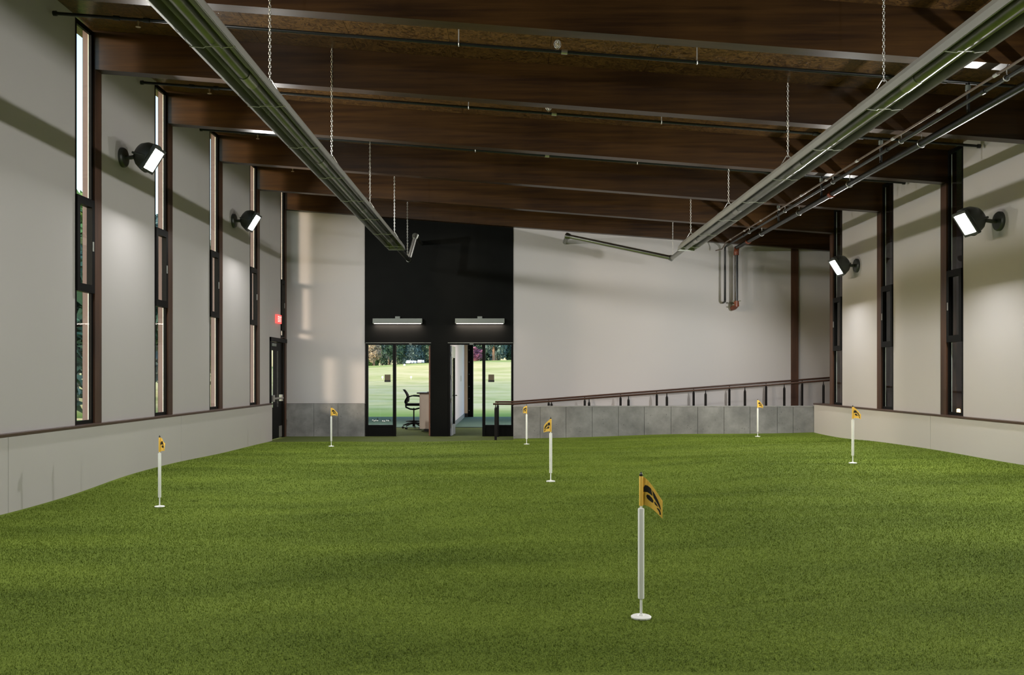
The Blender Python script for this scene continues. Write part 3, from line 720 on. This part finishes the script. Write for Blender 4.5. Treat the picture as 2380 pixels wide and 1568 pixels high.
# ------------------------------------------------------------------ sprinkler lines
NM = {1:'behind the first beam in view', 2:'behind the second beam', 3:'behind the third beam', 4:'behind the fourth beam'}
for k in range(1, 5):
    yy = Yc(k)+1.36; pzf = lambda x: deck(x)-.22
    r = empty('sprinkler_branch', (0, yy, pzf(0)), f'thin dark sprinkler branch pipe under the roof, {NM[k]}', 'pipe', 'sprinkler branch pipes')
    MB().tube([(XL+.03, yy, pzf(XL+.03)), (XR-.05, yy, pzf(XR-.05))], .019, 10).build('pipe', M_pipe, r, True)
    for x in (XL+.04, XR-.06): MB().tube([(x-.02, yy, pzf(x)), (x+.02, yy, pzf(x))], .03, 10).build('end_cap', M_pipe, r, True)
    for x in (-4.55, -4.2, .62, 4.35, 5.0): MB().tube([(x-.035, yy, pzf(x-.035)), (x+.035, yy, pzf(x+.035))], .028, 10).build('fitting', M_pipe if x != .62 else M_steel, r, True)
    for x in (-.6, 2.15): 
        MB().tube([(x, yy, pzf(x)-.03), (x, yy, deck(x))], .007, 6).build('hanger_rod', M_zinc, r)
        ring = [(x, yy+.026*math.cos(t), pzf(x)+.026*math.sin(t)) for t in [2*PI*i/10 for i in range(10)]]
        MB().tube(ring, .006, 5, closed=True).build('hanger_ring', M_zinc, r)
    for x in (.54, -4.3):
        up = x > 0; z = pzf(x)
        hd = MB().lathe([(.012, 0), (.014, .035), (.008, .05), (.010, .075), (.030, .08), (.030, .086)], 10, Matrix.Translation((x, yy, z)) @ (Matrix() if up else Matrix.Rotation(PI, 4, 'X'))).build('sprinkler_head', M_brass, r, True)
        if up:
            for t in range(6):
                a = PI*t/6; pts = [(x+math.cos(a)*.04*math.cos(u)*1.0, yy+math.sin(a)*.04*math.cos(u), z+.085+.05*math.sin(u)) for u in [2*PI*i/12 for i in range(12)]]
                MB().tube(pts, .0028, 4, closed=True).build('cage_wire', M_zinc, hd)
    zm = EYE+2.98
    MB().tube([(5.28, yy, pzf(5.28)), (5.28, yy, zm+.046)], .020, 10).build('riser', M_pipe, r, True)
    MB().tube([(5.28, yy, pzf(5.28)-.09), (5.28, yy, pzf(5.28)-.03)], .030, 10).build('riser_collar', M_fix, r, True)
def line_pipe(name, lab, x, z, rad, mat, ye, down, y0=1.0, extra=None, jog=None):
    r = empty(name, (x, ye, z), lab, 'pipe', 'service pipes along the right side')
    R = max(.05, rad*1.6)
    pts = [(x, y0, z), (x, ye-R, z)]
    if down: pts += arc((x, ye-R, z-R), (0, 0, R), (0, R, 0), 0, PI/2, 6)[1:]+[(x, ye, z-down)]
    if jog: pts += jog
    MB().tube(pts, rad, 14 if rad > .03 else 8).build('pipe', mat, r, True)
    return r
zm = EYE+2.98
mp = line_pipe('sprinkler_main', 'thick black sprinkler main with orange couplings dropping down the back wall', 5.28, zm, .044, M_pipe, 20.95, 1.28)
for yy in (14.73, 19.9): MB().tube([(5.28, yy-.045, zm), (5.28, yy+.045, zm)], .062, 14).build('coupling', M_red, mp, True)
MB().tube(arc((5.28, 20.85, zm-.10), (0, 0, .10), (0, .10, 0), .35, PI/2, 5)+[(5.28, 20.95, zm-.17)], .060, 14).build('elbow_coupling', M_red, mp, True)
MB().tube([(5.28, 20.95, zm-1.24), (5.28, 20.95, zm-1.34), (5.26, 21.03, zm-1.38), (5.25, YB, zm-1.39)], .058, 14).build('elbow_coupling', M_red, mp, True)
for s, z in ((-1, -1.24), (1, -1.24), (-1, -1.33)): MB().tube([(5.28+s*.055, 20.91, zm+z), (5.28+s*.095, 20.91, zm+z)], .014, 6).build('bolt', M_zinc, mp)
for k in range(1, 6):
    for off in (.09,):
        yy = Yc(k)+off
        ring = [(5.28+.052*math.cos(t), yy, zm+.052*math.sin(t)) for t in [2*PI*i/14 for i in range(14)]]
        MB().tube(ring, .007, 5, closed=True).build('hanger_ring', M_zinc, mp); MB().tube([(5.28, yy, zm+.05), (5.28, yy, soff(5.28)+.01)], .007, 6).build('hanger_rod', M_zinc, mp)
gp = line_pipe('service_pipe', 'black pipe between the conduit and the thick main, dropping down the back wall', 5.02, EYE+3.01, .024, M_pipe, 20.97, 1.24, jog=[(5.03, 21.02, EYE+1.73), (5.03, YB, EYE+1.72)])
for k in range(1, 6):
    yy = Yc(k)+.09; z = EYE+3.01
    ring = [(5.02+.032*math.cos(t), yy, z+.032*math.sin(t)) for t in [2*PI*i/10 for i in range(10)]]
    MB().tube(ring, .006, 5, closed=True).build('hanger_ring', M_zinc, gp); MB().tube([(5.02, yy, z+.03), (5.02, yy, soff(5.02)+.01)], .006, 6).build('hanger_rod', M_zinc, gp)
    MB().tube([(5.02, yy+.4, z), (5.02, yy+.46, z)], .03, 10).build('collar', M_pipe, gp, True)
cp = line_pipe('conduit', 'thin brown conduit running left of the black pipes', 4.92, EYE+3.045, .014, M_conduit, 20.5, 0, jog=[(4.92, 20.6, EYE+3.0), (4.90, 20.75, EYE+2.93), (4.80, 20.95, EYE+2.92)])
for k in range(1, 6):
    for d in (.10, 1.3):
        yy = Yc(k)+d; MB().tube([(4.92, yy-.04, EYE+3.045), (4.92, yy+.04, EYE+3.045)], .02, 8).build('coupling', M_zinc, cp, True)

# ------------------------------------------------------------------ flagsticks
SH = [ # hawk-head print in flag space (u from hoist to fly, v from bottom to top)
 [(.05,.47),(.04,.62),(.12,.74),(.28,.80),(.42,.81),(.45,.70),(.50,.56),(.38,.55),(.22,.53)],
 [(.47,.81),(.62,.78),(.76,.70),(.86,.58),(.91,.44),(.90,.36),(.80,.45),(.68,.50),(.55,.55),(.50,.69)],
 [(.17,.36),(.22,.44),(.33,.475),(.46,.46),(.54,.40),(.53,.31),(.44,.26),(.31,.26),(.21,.29)],
 [(.60,.44),(.72,.42),(.78,.37),(.70,.33),(.62,.31),(.58,.37)],
 [(.76,.30),(.86,.31),(.90,.22),(.90,.10),(.85,.06),(.84,.15),(.79,.20),(.70,.22)]]
def inside(u, v, poly):
    c = False; j = len(poly)-1
    for i in range(len(poly)):
        (xi, yi), (xj, yj) = poly[i], poly[j]
        if (yi > v) != (yj > v) and u < (xj-xi)*(v-yi)/(yj-yi)+xi: c = not c
        j = i
    return c
GU, GV = 64, 84
CELLS = [(i, j) for i in range(GU) for j in range(GV) if any(inside((i+.5)/GU, (j+.5)/GV, p) for p in SH)]
def flagstick(nm, lab, yaw, span, droop, wave, tail=.10):
    x, y = FLAGS[nm]; z = float(turf_z(np.array([x]), np.array([y]))[0])
    r = empty('flagstick', (x, y, z), lab, 'flagstick', 'putting green flagsticks')
    T = Matrix.Translation((x, y, z))
    MB().lathe([(.054, .002), (.056, .010), (.050, .014), (.020, .016), (.014, .022)], 28, T).build('cup_disc', M_white, r, True)
    MB().lathe([(.0068, .0), (.0068, .79)], 12, T).build('rod', M_white, r, True)
    MB().lathe([(.0165, .108), (.0175, .112), (.0175, .595), (.0165, .60)], 18, T).build('sleeve', M_white, r, True)
    MB().lathe([(.0085, .772), (.0095, .776), (.0095, .786), (.006, .79), (.004, .798)], 12, T).build('tip', M_tip, r, True)
    z0, hh = .618, .155
    cy, sy = math.cos(yaw), math.sin(yaw)
    def S(u, v, d=0.):
        h = hh*(1-u)+tail*u
        drop = droop*(u**1.35); a = u*span
        zz = z0+hh-drop-(1-v)*h*(1+.12*u)+.0
        ny = wave*math.sin(u*PI*1.5+v*1.1)*(.3+.7*u)+d
        lx = .009+a
        return (x+lx*cy-ny*sy, y+lx*sy+ny*cy, z+zz)
    def sheet(d, nu=18, nv=12, flip=False):
        vs = [S(i/nu, j/nv, d) for i in range(nu+1) for j in range(nv+1)]
        fs_ = [(i*(nv+1)+j, (i+1)*(nv+1)+j, (i+1)*(nv+1)+j+1, i*(nv+1)+j+1) for i in range(nu) for j in range(nv)]
        return vs, fs_
    m = MB(); nu, nv = 18, 12
    a, f = sheet(-.0006); m.add(a, f); b, f2 = sheet(.0006); m.add(b, f2)
    o_ = len(a); bd = [(i*(nv+1)) for i in range(nu+1)]+[nu*(nv+1)+j for j in range(1, nv+1)]+[i*(nv+1)+nv for i in range(nu-1, -1, -1)]+[j for j in range(nv-1, 0, -1)]
    m.f += [(bd[i], bd[(i+1) % len(bd)], o_+bd[(i+1) % len(bd)], o_+bd[i]) for i in range(len(bd))]
    fl = m.build('flag', M_yel, r, True)
    MB().lathe([(.0095, z0-.004), (.0105, z0), (.0105, z0+hh), (.0095, z0+hh+.003)], 14, T).build('hoist_sleeve', M_yel, r, True)
    for d in (-.0016, .0016):
        e = MB(); vs = {}; L = []
        def vid(i, j):
            if (i, j) not in vs: vs[(i, j)] = len(L); L.append(S(i/GU, j/GV, d))
            return vs[(i, j)]
        ff = [(vid(i, j), vid(i+1, j), vid(i+1, j+1), vid(i, j+1)) for i, j in CELLS]
        e.add(L, ff); eo = e.build('emblem', M_ink, fl)
        eo['label'] = 'black hawk head print'
    return r
flagstick('near', 'white flagstick with yellow flag, largest and nearest the camera', -.25, .108, .128, .014, .085)
flagstick('left', 'white flagstick with yellow flag near the left wainscot', -.45, .085, .06, .018, .075)
flagstick('mid', 'white flagstick with yellow flag in the middle of the green', PI+.5, .085, .085, .014, .07)
flagstick('right', 'white flagstick with yellow flag near the right wainscot', -.6, .10, .10, .014, .055)
flagstick('farright', 'white flagstick with yellow flag before the right end of the concrete wall', -.7, .115, .11, .014, .05)
flagstick('ramp', 'white flagstick with yellow flag before the left end of the ramp wall', PI+.7, .075, .045, .016, .09)
flagstick('concrete', 'white flagstick with yellow flag before the concrete base left of the doors', -.2, .13, .10, .02, .055)

# ------------------------------------------------------------------ office and hitting bay beyond the doors
o = MB().box(-1.74, -1.60, YB+.2, 30.9, 0, 3.2).build('wall_partition', M_lav); tag(o, 'pale partition wall behind the right glass door', 'wall', kind='structure')
o = MB().box(-1.60, -1.585, YB+.3, 30.88, 0, .13).build('baseboard_partition', M_base); tag(o, 'grey blue baseboard along the pale partition', 'baseboard', kind='structure')
MB().box(-1.60, -1.592, 28.6, 28.72, 1.05, 1.22)
sw = MB().bbox(-1.60, -1.588, 28.7, 28.80, 1.25, 1.43, .003).build('switch_plate', M_steel); tag(sw, 'small wall switch on the pale partition', 'switch')
ob = empty('wall_bay_end', (-1.5, 31.1, 0), 'beige wall end with dark steel door track at the mouth of the bay', 'wall', kind='structure')
MB().box(-2.2, -1.49, 30.9, 31.1, .13, 3.2).build('beige_panel', M_beige, ob); MB().box(-2.2, -1.485, 30.88, 31.1, 0, .13).build('base', M_tip, ob)
MB().box(-1.49, -1.30, 31.0, 31.2, 0, 3.2).build('door_track', M_black, ob)
for i in range(7): MB().lathe([(.012, 0), (.010, .012)], 8, Matrix.Translation((-1.44, 31.0, .22+i*.42)) @ Matrix.Rotation(PI/2, 4, 'X')).build('bolt', M_zinc, ob)
o = MB().box(-5.6, 3.3, YB+.15, 31.2, 3.0, 3.15).build('ceiling_office', M_panel); tag(o, 'ceiling of the hitting bays beyond the doors', 'ceiling', kind='structure')
o = MB().box(-5.62, -5.5, YB+.15, 31.2, 0, 3.0).build('wall_office_left', M_lav); tag(o, 'left wall of the hitting bays', 'wall', kind='structure')
o = MB().box(3.2, 3.32, YB+.15, 31.2, 0, 3.0).build('wall_office_right', M_lav); tag(o, 'right wall of the hitting bays', 'wall', kind='structure')
for i, (lx, ly) in enumerate(((-3.6, 25.5), (.6, 25.5))):  # unseen fill lights added to brighten the bays beyond the doors
    r = empty('bay_fill_light', (lx, ly, 3.0), f'added unseen fill light over the {("left", "right")[i]} hitting bay, hidden above the door head', 'fill light', 'added bay fill lights')
    MB().bbox(lx-.6, lx+.6, ly-.15, ly+.15, 2.955, 3.0, .004).build('housing', M_fix, r); MB().box(lx-.57, lx+.57, ly-.12, ly+.12, 2.95, 2.956).build('diffuser', emit('bay_fill_diffuser', (1, .95, .88), 4), r)
    L = bpy.data.lights.new('bay_fill_lamp', 'AREA'); L.shape = 'RECTANGLE'; L.size = 1.1; L.size_y = .22; L.energy = 110; L.color = (1, .94, .86)
    lo = bpy.data.objects.new('bay_fill_lamp', L); C.objects.link(lo); lo.parent = r; lo.location = (0, 0, -.06)
# desk
y0 = 22.9; dk = empty('desk', (-2.1, y0+.7, 0), 'pale laminate counter desk with dark top behind the left glass door', 'desk')
MB().bbox(-2.335, -1.80, y0, y0+.86, .07, .97, .004).build('cabinet', M_lam, dk); MB().box(-2.22, -1.80, y0+.04, y0+.82, 0, .07).build('toe_kick', M_tip, dk)
MB().bbox(-2.40, -1.78, y0-.04, y0+.9, .97, 1.005, .005).build('worktop', M_top, dk)
kb = empty('desk_tray', (-2.0, y0+.25, 1.005), 'flat dark tray lying on the desk', 'tray'); MB().bbox(-2.15, -1.85, y0+.1, y0+.4, 1.005, 1.02, .004).build('base', M_tip, kb); MB().bbox(-2.10, -1.85, y0+.2, y0+.38, 1.02, 1.03, .004).build('insert', M_chair, kb)
# drafting chair
cx, cyy = -2.62, 24.2; ch = empty('office_chair', (cx, cyy, 0), 'black mesh drafting chair on casters beside the desk', 'chair')
for i in range(5):
    a = 2*PI*i/5+.35; d = Vector((math.cos(a), math.sin(a), 0))
    lg = MB().tube([Vector((cx, cyy, .155))+d*.03, Vector((cx, cyy, .135))+d*.16, Vector((cx, cyy, .085))+d*.31], [.03, .022, .016], 8).build('leg', M_chair, ch, True)
    for s in (-1, 1):
        p = Vector((cx, cyy, .03))+d*.315+Vector((-d.y, d.x, 0))*.016*s; q = Vector((-d.y, d.x, 0))
        MB().tube([p-q*.009, p+q*.009], .03, 12).build('caster', M_tip, lg, True)
MB().tube([(cx, cyy, .06), (cx, cyy, .22), (cx, cyy, .23), (cx, cyy, .56)], [.035, .035, .018, .018], 14).build('gas_lift', M_chair, ch, True)
MB().tube([(cx+.21*math.cos(2*PI*i/20), cyy+.21*math.sin(2*PI*i/20), .20) for i in range(20)], .011, 8, closed=True).build('foot_ring', M_chair, ch, True)
MB().bbox(cx-.20, cx+.26, cyy-.22, cyy+.22, .62, .69, .025).build('seat', M_chair, ch, True)
MB().tube([(cx-.22, cyy, .66), (cx-.21, cyy, .58), (cx-.10, cyy, .53), (cx+.02, cyy, .52), (cx+.22, cyy, .57)], .022, 10).build('seat_spring', M_chair, ch, True)
bk = MB(); vs = []; fs_ = []
for d in (0, .022):
    for i in range(9):
        t = i/8; zz = .72+.34*t; xx = cx-.17-.05*math.sin(t*PI)*0-.10*t+.05*math.sin(t*PI)+d
        wv = .19+.03*math.sin(t*PI)-.05*t
        for j in range(7): s = j/6*2-1; vs.append((xx-.05*(1-s*s)*.6, cyy+s*wv, zz))
for d in (0, 1):
    for i in range(8):
        for j in range(6):
            a = d*63+i*7+j; fs_.append((a, a+1, a+8, a+7))
edge = [j for j in range(7)]+[i*7+6 for i in range(1, 9)]+[8*7+j for j in range(5, -1, -1)]+[i*7 for i in range(7, 0, -1)]
fs_ += [(edge[i], edge[(i+1) % len(edge)], 63+edge[(i+1) % len(edge)], 63+edge[i]) for i in range(len(edge))]
bk.add(vs, fs_).build('backrest', M_chair, ch, True)
for s in (-1, 1):
    MB().tube([(cx-.20, cyy+s*.18, .68), (cx-.21, cyy+s*.20, .76), (cx-.15, cyy+s*.23, .86), (cx-.02, cyy+s*.245, .895), (cx+.16, cyy+s*.245, .885), (cx+.20, cyy+s*.24, .86)], .018, 8).build('armrest', M_chair, ch, True)
MB().tube([(cx-.20, cyy, .66), (cx-.23, cyy, .72), (cx-.20, cyy, .80)], .03, 8).build('back_support', M_chair, ch, True)
# golf balls on the bay carpet
WH = ['leftmost', 'second', 'third', 'fourth', 'fifth', 'sixth', 'seventh', 'rightmost']
bp_ = [(866.5, 978), (870, 980), (873.5, 978.5), (877.5, 979.5), (889.5, 980), (893.5, 980.5), (899, 979), (903, 979.5)]
for i, (bx_, by_) in enumerate(bp_):
    y = EYE*F/(by_-VY); x = (bx_-VX)*y/F
    bm = bmesh.new(); bmesh.ops.create_icosphere(bm, subdivisions=2, radius=.026); b = MB().bm(bm, Matrix.Translation((x, y, .024))).build('golf_ball', M_white, None, True, origin=(x, y, 0))
    tag(b, f'white golf ball on the bay carpet, {WH[i]} of eight', 'golf ball', 'golf balls on the bay carpet')
for i, (bx_, by_) in enumerate([(878, 975), (906, 978)]):
    y = EYE*F/(by_-VY); x = (bx_-VX)*y/F
    b = MB().lathe([(.03, 0), (.026, .012), (.012, .02), (.010, .055), (.013, .06)], 12, Matrix.Translation((x, y, 0))).build('rubber_tee', M_tip, None, True, origin=(x, y, 0))
    tag(b, f'small black rubber tee beside the golf balls, {("nearer the left frame", "nearer the doorway")[i]}', 'tee', 'rubber tees')

# ------------------------------------------------------------------ outdoors
def lawn_z(x, y):
    ys = np.array([-50, 31, 60, 200, 330, 370, 400, 800.]); zs = np.array([-.06, -.06, .42, 2.7, 5.0, 6.1, 6.2, 6.4])
    return np.interp(y, ys, zs)+np.clip((y-150)/200, 0, 1)*np.clip((x+40)*.055, -.8, 2.0)+.25*np.sin(x*.07+y*.03)*np.clip((y-80)/150, 0, 1)
gxs = np.concatenate([np.arange(-120, -6.9, 4), [-5.75], ]); 
def sheet_mesh(xs, ys, name):
    A, B = np.meshgrid(xs, ys); Z = lawn_z(A, B); nx_, ny_ = len(xs), len(ys); ii = np.arange(nx_*ny_).reshape(ny_, nx_)
    return np.stack([A.ravel(), B.ravel(), Z.ravel()], 1).tolist(), [(int(ii[j,i]), int(ii[j,i+1]), int(ii[j+1,i+1]), int(ii[j+1,i])) for j in range(ny_-1) for i in range(nx_-1)]
m = MB(); m.add(*sheet_mesh(np.arange(-240, 241, 8.), np.concatenate([np.arange(31.2, 60, 3), np.arange(60, 760, 9)]), 'a'))
m.add(*sheet_mesh(np.array([-140, -100, -70, -50, -30, -18, -10, -5.75]), np.arange(-30, 32, 4.0)*1.0, 'b')); m.add(*sheet_mesh(np.array([10., 16, 30, 60, 140]), np.arange(-30, 32, 4.0), 'c'))
lw = m.build('ground_range', M_lawn, None, True); tag(lw, 'pale dry fairway of the driving range rising to a mound', 'grass', kind='structure')

def make_crown(kind, h, w, seed, dens=1.0):
    rg = np.random.default_rng(seed); blobs = []
    if kind == 'cone':
        for i in range(26):
            t = i/25; zz = h*(.12+.86*t); rr = w*(1-t)**.8*.5
            for _ in range(3):
                a = rg.uniform(0, 2*PI); blobs.append((rr*math.cos(a)*.7, rr*math.sin(a)*.7, zz, .30*w*(1-t)+.25))
    else:
        for i in range(30):
            a = rg.uniform(0, 2*PI); e = rg.uniform(-1, 1); q = rg.uniform(.4, 1)
            blobs.append((w*.42*q*math.cos(a)*math.sqrt(1-min(.9, e*e)), w*.42*q*math.sin(a)*math.sqrt(1-min(.9, e*e)), h*(.54+.42*e*q), w*rg.uniform(.14, .21)))
    P = []
    per = int(170*dens)
    for bx_, by_, bz_, br in blobs:
        d = rg.normal(size=(per, 3)); d /= np.linalg.norm(d, axis=1)[:, None]
        P.append(np.array([bx_, by_, bz_])+d*br*rg.uniform(.75, 1.08, (per, 1)))
    P = np.concatenate(P); n_ = len(P); s = .055*w*rg.uniform(.5, 1.2, (n_, 1))+.05
    v = [P+rg.normal(size=(n_, 3))*s*.75 for _ in range(3)]
    co = np.stack(v, 1).reshape(-1, 3)
    return co.tolist(), [(3*i, 3*i+1, 3*i+2) for i in range(n_)]
CM = {}
def tree(kind, x, y, h, w, lm, label, group, name='tree', bark=M_bark, seed=0):
    z = float(lawn_z(np.array([x]), np.array([y]))[0]) if y > 31 or abs(x) > 6 else 0
    r = empty(name, (x, y, z), label, 'tree' if name != 'flowering_shrub' else 'shrub', group)
    r.rotation_euler.z = 0
    key = (kind, seed % 4, lm)
    if key not in CM:
        c, f = make_crown(kind, 1.0*10, 6.5 if kind != 'cone' else 5, 11+seed % 4+(50 if kind == 'cone' else 0))
        me = bpy.data.meshes.new('crown'); me.from_pydata(c, [], f); me.materials.append(LEAF[lm]); CM[key] = me
    o = bpy.data.objects.new('crown', CM[key]); C.objects.link(o); o.parent = r
    bw = 6.5 if kind != 'cone' else 5
    o.scale = (w/bw, w/bw, h/10); o.location.z = -.09*h if y > 300 and lm < 3 else 0; o.rotation_euler.z = random.uniform(0, 6.28)
    m = MB(); m.tube([(x, y, z-.2), (x+.1, y, z+h*.25), (x, y+.1, z+h*.6)], [.035*h*.6, .028*h*.6, .012*h*.6], 8)
    m.build('trunk', bark, r, True)
    return r
far = []
for yy, x0 in ((398, -70.), (416, -66.), (440, -72.)):
    x = x0
    while x < 9:
        far.append((x+random.uniform(-.7, .7), yy+random.uniform(-3, 3))); x += 9.2
ORDW = ['first', 'second', 'third', 'fourth', 'fifth', 'sixth', 'seventh', 'eighth', 'ninth', 'tenth', 'eleventh', 'twelfth', 'thirteenth', 'fourteenth', 'fifteenth', 'sixteenth']
cnt = {}
for i, (x, y) in enumerate(far):
    p = VX+x*F/y
    where = 'the left sidelight' if p < 916 else 'the left doorway' if p < 1010 else 'the right doorway' if p < 1125 else 'the right sidelight'
    row = 'front' if y < 405 else 'middle' if y < 430 else 'rear'
    lm = random.choice([0, 2, 0, 2, 1]) if p > 900 else random.choice([1, 0, 1])
    kind = 'round' if i % 3 else 'cone'; nm_ = {'round': 'broad', 'cone': 'conical'}[kind]
    key = (where, row, nm_); cnt[key] = cnt.get(key, 0)+1
    h = random.uniform(19, 25) if row != 'front' else random.uniform(15, 21)
    tree(kind, x, y, h, random.uniform(8.2, 9.2), lm, f'dense {nm_} dark tree, {ORDW[cnt[key]-1]} in the {row} row, seen through {where}', 'trees behind the range', seed=i)
tree('round', -57.5, 378, 9.5, 6.5, 3, 'tan dried tree standing before the far tree line', 'trees behind the range', seed=2)
tree('round', -7.3, 382, 30, 12, 2, 'tall tree with reddish trunk at the right of the range', 'trees behind the range', bark=M_redbark, seed=1)
tree('round', -15.5, 380, 6.0, 8.5, 4, 'pink flowering shrub at the edge of the range', 'shrubs at the range', name='flowering_shrub', seed=3)
j = 0
for (x, y, h) in ((-19, 36, 8.6), (-20, 41, 9.6), (-19.5, 47, 9.0), (-21, 54, 10.5), (-20, 61, 9.5), (-22, 69, 11), (-24, 80, 12), (-16.5, 31.5, 7.0), (-25, 45, 12), (-27, 60, 13)):
    tree('round', x, y, h, 5.5, (2, 1, 0, 2, 1)[j % 5], 'leafy green tree on the lawn outside the left windows', 'trees outside the left windows', seed=j); j += 1
# parked cars, seen end-on
for i, (cxp, y) in enumerate(((950, 373.), (957, 378.), (963.5, 383.), (976, 373.), (981, 378.))):
    x = (cxp-VX)*y/F; z = float(lawn_z(np.array([x]), np.array([y]))[0])
    r = empty('parked_car', (x, y, z), f'pale car parked before the far trees, {("leftmost", "second from left", "middle one", "fourth from left", "rightmost")[i]} of five', 'car', 'cars parked by the range')
    T = lambda pts: [(p_[0], p_[1]) for p_ in pts]
    prof = [(-2.1,.3),(-2.1,.75),(-1.9,.92),(-1.0,1.0),(-.35,1.45),(1.0,1.48),(1.7,1.05),(2.1,.95),(2.1,.3)]
    M_ = Matrix.Translation((x, y, z)) @ Matrix.Rotation(PI/2, 4, 'Z')
    MB().prism(prof, -.88, .88, M_).build('body', M_carw, r)
    MB().prism([(-.95,1.02),(-.36,1.40),(.98,1.43),(1.55,1.06)], -.89, .89, M_).build('side_glass', M_carg, r)
    for a in (-1.3, 1.3):
        for s_ in (-1, 1): MB().lathe([(.33, -.1), (.33, .1)], 12, M_ @ Matrix.Translation((a, s_*.8, .33)) @ Matrix.Rotation(PI/2, 4, 'X')).build('wheel', M_tip, r)
# range targets
for i, (tx, ty, by_, yy) in enumerate(((889, 884, 900, 95), (955.5, 884, 900, 95), (940, 850, 857, 300))):
    x = (tx-VX)*yy/F; z = float(lawn_z(np.array([x]), np.array([yy]))[0]); zt_ = EYE+(VY-ty)*yy/F
    r = empty('range_target', (x, yy, z), f'white round range marker on a stake, {("seen through the left sidelight", "seen above the office chair", "small and far on the mound")[i]}', 'marker', 'range markers')
    MB().tube([(x, yy, z-.1), (x, yy, max(z+.2, zt_))], .02, 6).build('stake', M_white, r); MB().lathe([(.0012*yy, -.02), (.0012*yy, .02)], 16, Matrix.Translation((x, yy-.03, max(z+.25, zt_))) @ Matrix.Rotation(PI/2, 4, 'X')).build('disc', M_white, r)
# neighbouring building and a small lamp outside the right windows
nb = empty('outbuilding', (12, 8, 0), 'low dark clad building across the passage outside the right windows', 'building')
MB().box(10.2, 16, -4, 18.4, -.1, 5.0).build('walls', M_ext, nb); MB().box(9.9, 16.3, -4.3, 18.5, 5.0, 5.2).build('roof', M_top, nb)
MB().box(10.17, 10.2, 9.0, 11.0, .9, 2.2).build('window_frame', M_frame, nb); MB().box(10.16, 10.17, 9.06, 10.94, .96, 2.14).build('pane', M_carg, nb)
pl = empty('path_lamp', (9.28, 18.55, -.06), 'small warm lit lamp outside the nearest right window', 'lamp')
MB().lathe([(.05, 0), (.02, .03), (.02, .70), (.05, .72)], 12, Matrix.Translation((9.28, 18.55, -.06))).build('post', M_tip, pl); MB().lathe([(.03, .72), (.04, .73), (.04, .79), (.02, .81)], 14, Matrix.Translation((9.28, 18.55, -.06))).build('shade', emit('path_lamp_glow', (1, .60, .28), 4), pl)
